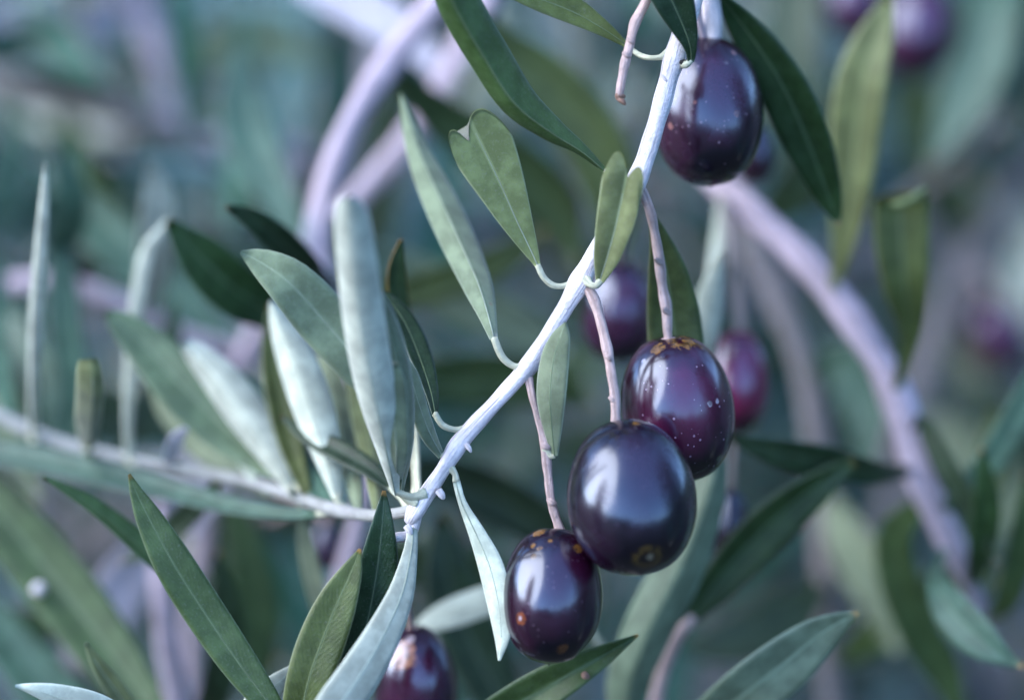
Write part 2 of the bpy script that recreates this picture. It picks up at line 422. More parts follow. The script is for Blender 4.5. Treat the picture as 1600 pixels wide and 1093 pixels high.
# ------------------------------------------------------------------ the setting
m, nt = new_mat('dark_soil'); g = G(nt)  # soil darkened, self-shadow of the ground cover put into its colour
out = g.n('ShaderNodeOutputMaterial'); b = g.n('ShaderNodeBsdfPrincipled'); g.l(b.outputs[0], out.inputs[0])
tc = g.n('ShaderNodeTexCoord'); n1 = g.noise(tc.outputs['Object'], 1.3, 6, 0.6); n2 = g.noise(tc.outputs['Object'], 22, 4, 0.6)
c1 = g.mix(g.ramp(n1, 0.35, 0.7), (0.016, 0.015, 0.010), (0.034, 0.030, 0.022)); c1 = g.mix(g.ramp(n1, 0.5, 0.62, 0, 0.7), c1, (0.012, 0.020, 0.006))
c1 = g.mix(g.ramp(n2, 0.4, 0.7, 0, 0.5), c1, (0.010, 0.012, 0.006)); g.l(c1, b.inputs['Base Color']); b.inputs['Roughness'].default_value = 0.9
bp = g.n('ShaderNodeBump'); bp.inputs['Strength'].default_value = 0.6; bp.inputs['Distance'].default_value = 0.03; g.l(n2, bp.inputs['Height']); g.l(bp.outputs[0], b.inputs['Normal'])
SOIL = m
gv, gf = [], []
rs = [0.0, 0.6, 1.2, 2, 3, 4.5, 7, 11, 18, 30, 60, 150, 500, 1500]
for r in rs[1:]:
    for j in range(36):
        a = 2 * math.pi * j / 36; gv.append((r * math.cos(a), r * math.sin(a), 0.03 * math.sin(r * 2.1 + a * 3) * (1 if r < 20 else 0)))
gv.append((0, 0, 0)); cidx = len(gv) - 1
for i in range(len(rs) - 2):
    for j in range(36):
        k = (j + 1) % 36; gf.append((i * 36 + j, (i + 1) * 36 + j, (i + 1) * 36 + k, i * 36 + k))
for j in range(36): gf.append((cidx, j, (j + 1) % 36))
def added_hills():  # unseen ring added to block the bright horizon in the fruit reflections
    m, nt = new_mat('added_hills_green'); g = G(nt)
    out = g.n('ShaderNodeOutputMaterial'); b = g.n('ShaderNodeBsdfPrincipled'); g.l(b.outputs[0], out.inputs[0])
    tc = g.n('ShaderNodeTexCoord'); n1 = g.noise(tc.outputs['Object'], 0.05, 6, 0.65)
    g.l(g.mix(g.ramp(n1, 0.35, 0.65), (0.012, 0.022, 0.010), (0.035, 0.055, 0.022)), b.inputs['Base Color']); b.inputs['Roughness'].default_value = 0.95
    v, f = [], []; n = 120
    for r, k in ((240, 0.0), (300, 0.45), (380, 0.85), (470, 1.0), (620, 0.6)):
        for j in range(n):
            a = 2 * math.pi * j / n
            h = 78 + 14 * math.sin(3 * a + 1) + 9 * math.sin(7 * a + 2) + 6 * math.sin(17 * a) + random.uniform(-3, 3)
            v.append((r * math.cos(a), r * math.sin(a), h * k - 1))
    for i in range(4):
        for j in range(n):
            q = (j + 1) % n; f.append((i * n + j, (i + 1) * n + j, (i + 1) * n + q, i * n + q))
    o = mesh_obj('added_hills', v, f, [m], None, (0, 0, 0)); o['kind'] = 'structure'
added_hills()
ground = mesh_obj('ground', gv, gf, [SOIL], None, (0, 0, 0)); ground['kind'] = 'structure'

# the olive tree that the sprays grow from: trunk and limbs behind, its crown a mass of small leaves
def olive_tree(label, base, crown_c, crown_r, count, leaf_len=0.055):
    t = thing('olive_tree', label, 'tree', base)
    bx, by, bz = base; cx, cy, cz = crown_c
    tube('trunk', [[bx, by, -0.05, 0.17], [bx + 0.03, by - 0.02, 0.25, 0.13], [bx - 0.03, by + 0.03, 0.6, 0.115], [bx, by, 0.95, 0.11]], BARKT, t, sides=14, n=26, wob=0.07)
    for k in range(7):
        a = k * 0.9 + 0.4; e = np.array((cx + crown_r[0] * 0.75 * math.cos(a), cy + crown_r[1] * 0.75 * math.sin(a), cz + crown_r[2] * (0.1 + 0.5 * random.random())))
        s0 = np.array((bx, by, 0.88)); mid = s0 * 0.5 + e * 0.5 + np.array((0, 0, 0.12))
        tube('limb', [[*s0, 0.055], [*(s0 * 0.75 + mid * 0.25 + np.array((0.02, 0, 0.04))), 0.042], [*mid, 0.03], [*e, 0.008]], BARKT, t, sides=9, n=18, wob=0.06)
    rng = np.random.default_rng(int(abs(cx * 100) + 5))
    # leaves gathered on short twigs so that the crown has clumps and gaps
    nt_ = count // 14; tw = rng.normal(size=(nt_, 3)); tw /= np.linalg.norm(tw, axis=1)[:, None]
    tw *= (rng.random(nt_) ** 0.45)[:, None]; tw = tw * np.array(crown_r) + np.array(crown_c)
    td = rng.normal(size=(nt_, 3)) + np.array((0, 0, 0.3)); td /= np.linalg.norm(td, axis=1)[:, None]
    k = np.arange(count) % nt_; nz = lambda a: a / np.linalg.norm(a, axis=1)[:, None]
    p = tw[k] + td[k] * (rng.random(count) * 0.22)[:, None]; d = nz(td[k] * 0.7 + rng.normal(size=(count, 3)) * 0.6)
    keep = ~((p[:, 1] < 0.45) & (p[:, 1] > -1.2) & (np.abs(p[:, 0]) < 1.2) & (p[:, 2] < 2.05)); p, d = p[keep], d[keep]; count = len(p)   # open air round the sprays
    L = (leaf_len * (0.75 + 0.5 * rng.random(count)))[:, None]; nn = nz(np.cross(d, rng.normal(size=(count, 3)))); w = L * 0.105
    up = np.cross(nn, d) * L * 0.08
    V = np.stack([p, p + d*L*0.4 + nn*w + up, p + d*L*0.4 - nn*w + up, p + d*L*0.7 + nn*w*0.8, p + d*L*0.7 - nn*w*0.8, p + d*L - up], 1).reshape(-1, 3)
    F = [q for o in range(0, count * 6, 6) for q in ((o, o+1, o+2), (o+1, o+3, o+4, o+2), (o+3, o+5, o+4))]
    MI = np.repeat(rng.choice(4, size=count, p=(0.34, 0.24, 0.16, 0.26)), 3)
    cr = mesh_obj('crown', V, F, [FAR[0], FAR[1], FAR[2], FAR[3]], t, crown_c, MI, smooth=False); cr['kind'] = 'stuff'
    return t
BARKT = bark_material('bark_trunk', (0.16, 0.16, 0.14), (0.07, 0.065, 0.055), 0.8, 0.9)
def plain_leaf(name, col, rough=0.55):
    m, nt = new_mat(name); g = G(nt); out = g.n('ShaderNodeOutputMaterial'); b = g.n('ShaderNodeBsdfPrincipled')
    tc = g.n('ShaderNodeTexCoord'); n = g.noise(tc.outputs['Object'], 9, 3); c = np.array(col)
    base = g.mix(g.ramp(n, 0.3, 0.7), tuple(c * 0.7), tuple(c * 1.3)); g.l(base, b.inputs['Base Color']); b.inputs['Roughness'].default_value = rough
    tr = g.n('ShaderNodeBsdfTranslucent'); g.l(base, tr.inputs[0]); mx = g.n('ShaderNodeMixShader'); mx.inputs[0].default_value = 0.25
    g.l(b.outputs[0], mx.inputs[1]); g.l(tr.outputs[0], mx.inputs[2]); g.l(mx.outputs[0], out.inputs[0]); return m
FAR = [plain_leaf('far_leaf_green', (0.020, 0.125, 0.072)), plain_leaf('far_leaf_grey', (0.07, 0.19, 0.17)),
       plain_leaf('far_leaf_silver', (0.28, 0.38, 0.44)), plain_leaf('far_leaf_dark', (0.009, 0.045, 0.032))]
olive_tree('olive tree whose grey green crown fills the blurred background', (0.25, 1.75, 0), (0.1, 1.45, 2.42), (1.6, 1.6, 1.75), 72000)
olive_tree('unseen olive tree added on the right to darken that side of the fruit reflections', (1.9, -0.25, 0), (1.9, -0.25, 1.9), (0.75, 0.85, 1.5), 17000, 0.08)  # out of view, added as a dark mass for the olives to mirror
olive_tree('unseen olive tree added on the left to put a dark gap in the fruit reflections', (-1.9, -1.1, 0), (-1.9, -1.1, 1.9), (0.32, 0.36, 1.3), 8000, 0.08)  # added out of frame, narrow, for a dark gap in the sky reflection

# ------------------------------------------------------------------ the fruiting branch in focus
BR = thing('fruiting_branch', 'pale sharp olive branch running diagonally down from the top centre, carrying ripe olives', 'branch', P(1092, -60, 0))
stem('stem', [(1098, -60, 1, 31), (1084, 0, 0, 31), (1062, 62, 0, 31), (1053, 92, 0, 35), (1045, 120, 0, 30), (1028, 185, 0, 29), (1008, 250, 1, 29), (992, 288, 1, 33), (972, 322, 1, 28), (940, 378, 1, 27),
              (920, 414, 0, 29), (908, 438, 0, 35), (892, 466, 0, 29), (862, 515, 0, 26), (836, 556, 0, 28), (824, 574, 0, 32), (806, 594, 0, 26), (770, 634, 0, 24), (738, 668, 0, 28), (716, 694, 0, 29), (694, 730, 0, 24), (664, 776, 1, 27), (650, 797, 1, 29), (640, 815, 2, 18)], BARK, BR, sides=20, n=110, wob=0.035)
DSC = 1.7
stem('twig', [(655, 795, 1, 20), (615, 803, 4, 19), (580, 805, 7, 19), (520, 795, 12, 22), (460, 775, 18, 20), (380, 750, 24, 20), (300, 735, 29, 22), (225, 722, 32, 24), (140, 706, 34, 24), (60, 678, 36, 22), (-20, 640, 38, 22)], TWIG, BR, n=60, wob=0.04)
DSC = 1.0
stem('spur', [(650, 805, 2, 20), (640, 835, 2, 18), (618, 840, 1, 16), (600, 850, 0, 15)], BARK, BR)
for bx_, by_, bw_ in ((690, 773, 13), (733, 700, 9), (918, 438, 13), (1040, 125, 8), (640, 828, 12)):
    stem('bud', [(bx_ - 5, by_ - 7, -1.0, bw_), (bx_, by_, -1.2, bw_ * 0.9), (bx_ + 3, by_ + 6, -1.2, bw_ * 0.45)], BARK, BR, sides=8, n=8)
stem('leaf_scar', [(1063, 97, -1.8, 6), (1068, 98, -1.5, 11), (1073, 99, -0.6, 7)], BLACK, BR, sides=8, n=7)
# the broken fruit twig beside the stem
bt = stem('broken_twig', [(1020, -25, -4, 15), (1008, 5, -4, 15), (992, 38, -4, 17), (984, 70, -4, 14), (976, 100, -4, 16), (971, 128, -4, 13), (968, 150, -4, 14)], STALK, BR, n=40, wob=0.05)
stem('torn_end', [(969, 147, -4, 13), (968, 154, -4, 14), (973, 159, -4.5, 8), (977, 164, -4.5, 4)], WOUND, bt, sides=8, n=10, wob=0.16)
for a_, b_ in ((986, 64), (979, 86)): stem('node', [(a_ - 6, b_ - 4, -4.6, 5), (a_, b_, -4.8, 9), (a_ + 5, b_ + 4, -4.6, 5)], STALK, bt, sides=8, n=7)

# fruit stalks
s1 = stem('fruit_stalk', [(1108, -70, 12, 30), (1108, -10, 14, 32), (1112, 30, 15, 34), (1114, 66, 16, 26)], BARK, BR)
stem('fruit_stalk', [(1090, -60, 6, 18), (1088, -10, 10, 18), (1092, 30, 13, 12), (1100, 62, 15, 10)], LILAC, BR)
s2 = stem('fruit_stalk', [(998, 288, 2, 17), (1014, 325, 3, 16), (1024, 368, 5, 15), (1031, 410, 6, 17), (1036, 455, 7, 16), (1041, 480, 7, 18), (1044, 528, 7, 13), (1048, 545, 8, 12)], STALK, BR, n=44, wob=0.05)
for a_, b_ in ((1031, 408), (1043, 486)): stem('node', [(a_ - 7, b_ - 4, 4, 5), (a_ - 2, b_, 5, 11), (a_ + 4, b_ + 5, 5.2, 5)], STALK, s2, sides=8, n=7)
s3 = stem('fruit_stalk', [(908, 440, 0, 18), (925, 462, -1, 18), (938, 500, -2, 16), (949, 545, -3, 17), (956, 590, -4, 15), (961, 622, -4, 16), (963, 668, -4, 15), (968, 690, -3, 12)], STALK, BR, n=48, wob=0.045)
for a_, b_ in ((951, 558), (957, 624)): stem('node', [(a_ - 6, b_ - 4, -4.4, 5), (a_, b_, -4.6, 9), (a_ + 4, b_ + 6, -4.4, 4)], STALK, s3, sides=8, n=7)
s4 = stem('fruit_stalk', [(826, 590, 0, 14), (833, 625, -1, 11), (842, 660, -1, 10), (851, 696, -2, 15), (856, 735, -2, 15), (861, 782, -2, 13), (868, 808, -2, 15), (879, 838, -2, 15), (884, 850, -1.5, 14)], STALK, BR, n=54, wob=0.05)
for a_, b_ in ((852, 697), (862, 784)): stem('node', [(a_ - 7, b_ - 5, -2.6, 6), (a_, b_, -2.8, 12), (a_ + 7, b_ + 3, -2.8, 6)], STALK, s4, sides=8, n=7)
stem('fruit_stalk', [(643, 812, 3, 12), (638, 870, 9, 10), (634, 930, 17, 11), (646, 992, 25, 11)], STALK, BR)
stem('fruit_stalk', [(1000, 296, 4, 14), (990, 330, 22, 14), (975, 370, 46, 12), (968, 415, 60, 11)], DULL, BR)

# leaves, base -> tip
leaf(BR, [(945, 266, 0, 8), (905, 230, -2, 22), (868, 205, -4, 40), (812, 157, -7, 60), (765, 85, -10, 66), (717, 0, -14, 66), (690, -70, -18, 40), (675, -110, -20, 4)],
     'mid', roll=0.05, fold=-0.8, ucenter=0.3, wave=0.03, petiole=[(985, 290, 0, 9), (965, 280, -0.5, 8), (945, 266, 0, 8)], n=34)
leaf(BR, [(978, 71, 3, 8), (945, 48, 2, 24), (895, 20, 1, 42), (840, -2, -1, 42), (780, -25, -3, 30), (730, -40, -4, 4)], 'olive', roll=0.45, fold=0.30,
     petiole=[(1046, 82, 0, 12), (1030, 90, 0, 9), (1003, 88, 2, 9), (978, 71, 3, 8)])
leaf(BR, [(1079, 97, -2, 10), (1078, 75, -3, 20), (1068, 45, -4, 40), (1048, 0, -6, 62), (1022, -50, -8, 60), (990, -100, -10, 6)], 'dark', roll=0.35, fold=0.35,
     petiole=[(1064, 98, 0, 12), (1073, 101, -2, 11), (1079, 95, -2, 10)])
leaf(BR, [(1126, -6, 15, 12), (1150, 26, 18, 40), (1184, 72, 20, 64), (1222, 132, 22, 78), (1256, 205, 25, 78), (1285, 280, 28, 56), (1302, 325, 30, 30), (1311, 352, 31, 4)],
     'deep', roll=0.15, fold=0.16, wave=0.05, n=32, ribmat=RIBD, petiole=[(1108, -30, 13, 14), (1115, -18, 14, 12), (1126, -6, 15, 12)])
def heart(a, b, c, uc):             # length of the left and right lobe and of the notch, where the notch lies
    def f(u):
        if u < uc: lobe, x = a, (u - uc) / (-1 - uc)
        else: lobe, x = b, (u - uc) / (1 - uc)
        if x < 0.5: return lobe - (lobe - c) * (1 - 2 * x) ** 2.3        # rounded down into the notch
        return lobe - 0.22 * (2 * x - 1) ** 2.3                           # and away towards the margin
    return f
leaf(BR, [(840, 414, 0, 10), (828, 388, 0, 26), (806, 342, -1, 52), (784, 292, -2, 76), (762, 246, -3, 95), (742, 205, -4, 104), (730, 178, -5, 102)], 'sage', roll=0.0, fold=0.10,
     tipcut=heart(0.95, 1.00, 0.84, -0.30), cols=28, n=34, petiole=[(900, 440, 0, 12), (884, 446, 0, 10), (865, 446, 0, 10), (850, 434, 0, 10), (840, 414, 0, 10)], wave=0,
     label='pale leaf with a heart shaped notch at its tip')
leaf(BR, [(938, 438, -3, 14), (949, 402, -5, 40), (962, 355, -7, 58), (972, 310, -8, 66), (980, 270, -9, 70), (984, 242, -8, 66)], 'sage', roll=-0.2, fold=0.62, curl=-0.25,
     tipcut=heart(1.0, 0.88, 0.80, 0.05), cols=24, n=30, petiole=[(915, 436, -1, 12), (924, 445, -2.5, 10), (932, 446, -3, 10), (938, 438, -3, 13)], wave=0, back='olive',
     label='small leaf folded along its midrib with a notched tip')
leaf(BR, [(772, 528, 0, 12), (763, 490, 3, 27), (748, 440, 7, 46), (714, 362, 14, 56), (683, 295, 19, 52), (654, 230, 24, 37), (636, 175, 28, 18), (627, 146, 30, 5)], 'grey', roll=0.25, fold=-0.55, ucenter=0.1,
     petiole=[(822, 574, 0, 13), (803, 572, 0, 11), (785, 558, 0, 12), (772, 528, 0, 12)], n=30)
leaf(BR, [(867, 712, -3, 8), (863, 672, -3, 28), (860, 620, -4, 46), (866, 560, -4, 44), (878, 520, -5, 26), (884, 503, -5, 10)], 'grey', roll=-0.35, fold=-0.15, round_tip=0.12,
     petiole=[(852, 700, -2.2, 9), (860, 712, -2.6, 8), (867, 712, -3, 8)], ribmat=RIB)
leaf(BR, [(1016, 330, 8, 8), (1030, 375, 10, 34), (1042, 430, 12, 66), (1050, 490, 14, 84), (1056, 550, 15, 86), (1062, 620, 16, 70), (1066, 690, 17, 30), (1068, 720, 17, 5)], 'olive', roll=-0.2, fold=0.22,
     petiole=[(996, 296, 3, 11), (1006, 312, 6, 9), (1016, 330, 8, 8)])
leaf(BR, [(713, 752, -1, 12), (722, 785, -2, 13), (744, 832, -3, 26), (766, 885, -4, 40), (780, 945, -5, 38), (784, 995, -5, 24), (780, 1031, -5, 4)], 'silver', roll=0.35, fold=-0.12,
     petiole=[(702, 728, 0, 10), (711, 740, -0.6, 10), (713, 752, -1, 12)])
leaf(BR, [(645, 825, 0, 16), (642, 860, -3, 22), (628, 925, -6, 40), (602, 985, -9, 54), (565, 1050, -12, 66), (520, 1115, -15, 68), (460, 1200, -19, 40), (430, 1240, -21, 4)], 'silver', roll=-0.3, fold=-0.1)
leaf(BR, [(618, 772, -1, 12), (606, 715, -7, 34), (590, 640, -14, 58), (574, 560, -20, 66), (562, 480, -26, 66), (553, 405, -32, 62), (547, 350, -36, 54), (543, 306, -40, 30)], 'silver', roll=-0.2, fold=-0.1, curl=-0.55, round_tip=0.06, n=34,
     petiole=[(665, 770, 0, 12), (645, 775, -0.5, 11), (618, 768, -1, 11)])
leaf(BR, [(626, 768, 0, 10), (632, 700, -5, 32), (628, 620, -10, 46), (614, 545, -14, 48), (600, 490, -17, 34), (590, 450, -19, 6)], 'grey', roll=0.3, fold=-0.2, curl=-0.3, petiole=[(652, 786, 0, 10), (640, 782, 0, 10), (626, 768, 0, 10)])
leaf(BR, [(618, 762, 1, 12), (620, 710, -8, 34), (615, 640, -12, 42), (614, 595, -15, 36), (616, 566, -16, 14)], 'grey', roll=-0.2, fold=-0.3, petiole=[(650, 790, 1, 11), (635, 780, 1, 10), (618, 762, 1, 11)])
leaf(BR, [(679, 648, 0, 10), (672, 612, 2, 22), (655, 560, 6, 34), (632, 505, 10, 34), (606, 468, 13, 20), (596, 455, 14, 5)], 'dark', roll=0.6, fold=0.25,
     petiole=[(735, 670, 0, 12), (712, 671, 0, 10), (692, 664, 0, 10), (679, 645, 0, 10)])
leaf(BR, [(690, 712, 0, 11), (672, 680, -2, 24), (655, 635, -4, 30), (642, 592, -6, 30), (633, 560, -7, 12)], 'grey', roll=0.5, fold=-0.2,
     petiole=[(712, 714, 0, 12), (700, 716, 0, 11), (690, 710, 0, 11)])
# leaves on the side twig that runs back to the left
DSC = 1.7
leaf(BR, [(640, 560, 16, 14), (630, 500, 15, 24), (619, 450, 14, 32), (619, 412, 13, 26), (627, 374, 12, 5)], 'rim', roll=0.4, fold=0.3, rib=False, petiole=[(655, 790, 2, 8), (650, 680, 10, 8), (640, 560, 16, 9)])
leaf(BR, [(51, 668, 34, 12), (50, 600, 27, 17), (53, 500, 22, 22), (60, 400, 19, 21), (67, 310, 17, 15), (70, 254, 16, 4)], 'silver', roll=-0.5, fold=-0.45, petiole=[(55, 690, 35, 12), (52, 680, 35, 12), (51, 668, 34, 13)])
leaf(BR, [(200, 712, 32, 12), (198, 640, 31, 17), (203, 550, 31, 22), (212, 470, 31, 24), (228, 390, 32, 22), (262, 344, 33, 8)], 'silver', roll=-0.5, fold=-0.45, petiole=[(210, 728, 32, 14), (203, 720, 32, 14), (200, 712, 32, 16)])
leaf(BR, [(136, 700, 26, 22), (136, 660, 19, 40), (139, 615, 14, 44), (138, 575, 12, 38), (137, 560, 12, 30)], 'sage', roll=-0.2, fold=-0.3, petiole=[(142, 712, 34, 12), (138, 708, 30, 12), (136, 700, 26, 16)], ucenter=-0.3)
leaf(BR, [(456, 752, 19, 14), (410, 718, 22, 48), (345, 662, 24, 80), (280, 598, 25, 84), (222, 535, 26, 64), (182, 500, 26, 36), (163, 486, 26, 8)], 'fresh', roll=0.1, fold=0.22, petiole=[(480, 782, 17, 12), (470, 768, 18, 12), (456, 752, 19, 12)])
leaf(BR, [(452, 762, 18, 14), (428, 715, 19, 44), (388, 655, 20, 62), (345, 597, 21, 60), (308, 556, 22, 42), (286, 536, 22, 18)], 'silver', roll=-0.15, fold=-0.1, curl=-0.6, petiole=[(462, 776, 18, 12), (458, 770, 17, 12), (452, 762, 16, 12)])
leaf(BR, [(525, 775, 11, 16), (508, 710, 12, 44), (485, 640, 13, 64), (460, 570, 14, 62), (437, 510, 15, 40), (422, 468, 15, 6)], 'silver', roll=-0.2, fold=-0.3, curl=-0.5, petiole=[(540, 798, 11, 14), (532, 788, 11, 13), (525, 775, 11, 14)])
leaf(BR, [(640, 690, 14, 10), (610, 630, 10, 40), (560, 565, 7, 74), (505, 500, 6, 86), (450, 440, 4, 74), (405, 408, 4, 42), (376, 394, 4, 6)], 'grey', roll=0.1, fold=0.12, petiole=[(645, 798, 3, 9), (648, 740, 9, 9), (640, 690, 14, 10)])
leaf(BR, [(612, 762, 8, 12), (580, 735, 9, 28), (535, 708, 11, 36), (480, 680, 14, 26), (440, 650, 16, 5)], 'dark', roll=0.4, fold=0.2, rib=False, petiole=[(640, 800, 3, 10), (628, 780, 6, 10), (612, 762, 8, 11)])
leaf(BR, [(497, 803, 14, 12), (440, 802, 18, 20), (360, 790, 22, 28), (260, 765, 27, 36), (150, 738, 30, 40), (40, 715, 33, 42), (-60, 700, 36, 36), (-140, 690, 38, 6)], 'teal', roll=0.5, fold=0.2, petiole=[(530, 796, 12, 12), (512, 801, 13, 12), (497, 803, 14, 12)])
leaf(BR, [(470, 795, 18, 10), (480, 850, 22, 26), (492, 905, 25, 30), (505, 960, 28, 20), (512, 990, 29, 4)], 'grey', roll=0.5, fold=0.2, rib=False, petiole=[(470, 778, 18, 10), (468, 786, 18, 10), (470, 795, 18, 10)])

leaf(BR, [(560, 800, 9, 12), (545, 720, 14, 36), (525, 640, 18, 46), (508, 560, 21, 30), (500, 520, 22, 5)], 'grey', roll=-0.3, fold=-0.3, rib=False)
leaf(BR, [(590, 804, 6, 12), (582, 720, 12, 30), (568, 640, 16, 40), (556, 560, 19, 30), (550, 500, 21, 5)], 'sage', roll=0.3, fold=-0.3, rib=False)
leaf(BR, [(400, 756, 22, 12), (370, 690, 24, 40), (325, 620, 26, 50), (285, 575, 27, 30), (262, 545, 28, 5)], 'silver', roll=-0.3, fold=-0.3, rib=False)
leaf(BR, [(482, 780, 16, 12), (452, 690, 20, 40), (434, 600, 22, 48), (425, 530, 23, 34), (420, 478, 23, 5)], 'olive', roll=0.2, fold=0.3, rib=False)
leaf(BR, [(520, 795, 13, 12), (470, 735, 20, 48), (415, 660, 24, 62), (360, 600, 26, 50), (312, 560, 27, 6)], 'teal', roll=0.3, fold=0.25, rib=False)
leaf(BR, [(262, 728, 31, 14), (268, 705, 27, 24), (276, 685, 24, 24), (290, 668, 22, 10)], 'lilac', roll=0.2, fold=0.2, rib=False)
leaf(BR, [(420, 770, 21, 12), (360, 725, 28, 40), (310, 690, 33, 44), (262, 640, 36, 30), (236, 600, 38, 5)], 'grey', roll=-0.3, fold=0.25, rib=False)
leaf(BR, [(350, 745, 26, 12), (300, 800, 30, 36), (240, 850, 34, 40), (190, 880, 37, 5)], 'dark', roll=0.3, fold=0.25, rib=False)
leaf(BR, [(180, 716, 33, 12), (230, 640, 42, 46), (262, 560, 48, 50), (270, 470, 52, 5)], 'dark', roll=0.2, fold=0.25, rib=False)
leaf(BR, [(90, 690, 35, 12), (110, 600, 46, 46), (100, 500, 54, 54), (95, 400, 58, 40), (90, 300, 60, 5)], 'teal', roll=0.2, fold=0.25, rib=False)
leaf(BR, [(20, 660, 37, 12), (-10, 560, 44, 46), (-20, 480, 48, 54), (10, 400, 52, 5)], 'teal', roll=0.2, fold=0.25, rib=False)
DSC = 1.0
# ------------------------------------------------------------------ the olives
OCH, PALE, PINK, BRN = (0.23, 0.105, 0.02), (0.42, 0.36, 0.40), (0.32, 0.14, 0.12), (0.09, 0.035, 0.01)
olive('dusky olive at the top right hanging behind the pale stem', 1107, 173, 17, 168, 234, (-0.03, 0.12, 1), redness=0.55, bloom=0.16, dots=0.55, flat=2.25, rough=0.22,
      marks=[(1147, 82, 5, PINK, 0.9), (1150, 178, 6, PINK, 0.8), (1115, 234, 4, PINK, 0.7), (1049, 197, 6, PINK, 0.7), (1086, 160, 3, PINK, 0.5), (1135, 97, 4, PALE, 0.4), (1170, 245, 8, BRN, 0.4)])
olive('speckled purple olive with an ochre ring round its stalk, topmost of the cluster of three', 1058, 638, 8, 172, 230, (-0.13, -0.10, 1), redness=1.0, bloom=0.10, dots=0.8, flat=2.3,
      marks=[(1066, 533, 24, OCH, 0.95, 1), (1028, 545, 13, OCH, 0.95), (1075, 536, 11, OCH, 0.9), (1111, 630, 6, PALE, 0.85), (1123, 626, 5.5, PALE, 0.85), (1006, 565, 5, PALE, 0.8), (1095, 545, 5, OCH, 0.5)])
olive('large smooth blue black olive in the middle of the cluster of three', 986, 776, -7, 194, 244, (-0.12, 0.30, 1), redness=0.2, bloom=0.10, dots=0.12, flat=2.35, rough=0.21,
      marks=[(993, 664, 7, OCH, 0.8), (1011, 868, 26, (0.09, 0.055, 0.012), 0.7, 1), (1014, 866, 9, (0.25, 0.22, 0.15), 0.6), (969, 876, 5, PALE, 0.8), (925, 850, 8, BRN, 0.5)])
olive('small dark olive with tan specks, lowest of the cluster of three', 863, 929, -3, 154, 212, (0.05, 0.10, 1), redness=0.35, bloom=0.06, dots=0.15, flat=2.3,
      marks=[(843, 833, 12, OCH, 0.9), (833, 852, 5, OCH, 0.9), (843, 856, 5, OCH, 0.9), (834, 869, 6, OCH, 0.9), (860, 845, 4, OCH, 0.8), (902, 857, 9, OCH, 0.7), (816, 966, 12, (0.20, 0.05, 0.012), 0.8), (815, 965, 5, PALE, 0.8), (877, 1010, 12, BRN, 0.7), (924, 985, 8, BRN, 0.5)],
      lump=[(np.array((S(58), -S(10), -S(78))), S(26), 0.07)])
olive('blurred olive with a brown patch at the bottom edge below the branch end', 650, 1068, 25, 128, 186, (-0.05, -0.1, 1), redness=0.6, bloom=0.25, dots=0.2, marks=[(628, 1022, 26, (0.36, 0.17, 0.10), 0.8), (641, 998, 8, PALE, 0.7), (605, 1018, 12, (0.36, 0.17, 0.10), 0.6)])
olive('blurred violet olive hanging behind the diagonal stem', 968, 486, 62, 120, 164, (0, 0, 1), redness=0.6, bloom=0.35, dots=0, seg=32, rings=24)

# ------------------------------------------------------------------ shoots at the bottom edge, in focus
SH = thing('olive_shoot', 'upright olive shoot with sharp green leaves rising from the bottom edge, left of centre', 'branch', P(470, 1420, 2))
stem('stem', [(470, 1420, 2, 26), (476, 1320, 1, 22), (468, 1230, 0, 18), (462, 1165, -1, 13), (460, 1120, -1, 8)], BARK, SH)
leaf(SH, [(462, 1165, -2, 10), (470, 1120, -3, 56), (483, 1060, -4, 70), (504, 1000, -4, 74), (528, 940, -4, 62), (549, 893, -4, 36), (563, 857, -4, 5)], 'olive', roll=-0.1, fold=0.2, n=30)
leaf(SH, [(500, 1205, 3, 10), (530, 1120, 3, 46), (555, 1040, 2, 66), (576, 960, 1, 70), (590, 880, 0, 62), (597, 815, -1, 34), (600, 766, -1, 5)], 'dark', roll=0.2, fold=0.3, n=28, petiole=[(472, 1250, 0, 10), (486, 1225, 2, 10), (500, 1205, 3, 9)])
leaf(SH, [(456, 1150, -2, 10), (425, 1105, -3, 38), (380, 1045, -3, 56), (325, 965, -3, 64), (272, 882, -4, 62), (232, 808, -4, 42), (212, 767, -4, 20), (202, 740, -4, 4)], 'mid', roll=0.1, fold=0.12, n=34)
leaf(SH, [(462, 1190, 1, 10), (420, 1150, 3, 40), (400, 1110, 5, 48), (425, 1075, 6, 36), (470, 1035, 7, 8)], 'silver', roll=0.3, fold=-0.1)
LS = thing('olive_shoot', 'lilac stemmed shoot behind the long green leaf at the bottom left', 'branch', P(285, 1420, 40))
stem('stem', [(310, 1420, 100, 40), (292, 1250, 92, 40), (276, 1100, 86, 40), (262, 1000, 82, 38), (254, 930, 80, 34), (250, 860, 84, 28), (250, 790, 92, 22)], LILAC, LS, n=40, wob=0.06)
leaf(LS, [(300, 925, 26, 12), (255, 888, 24, 30), (205, 843, 22, 34), (150, 798, 20, 26), (100, 765, 18, 14), (68, 746, 17, 4)], 'mid', roll=0.75, fold=0.35, rib=False, petiole=[(288, 1250, 92, 12), (400, 1120, 50, 11), (380, 1045, 38, 10), (335, 975, 30, 10), (300, 925, 26, 11)])
leaf(LS, [(280, 1170, 50, 14), (215, 1080, 55, 72), (140, 975, 60, 100), (70, 885, 64, 104), (0, 800, 67, 90), (-60, 735, 70, 50), (-100, 690, 72, 6)], 'fern', roll=-0.1, fold=0.25, back='grey', petiole=[(285, 1230, 40, 14), (284, 1200, 45, 14), (280, 1170, 50, 14)])
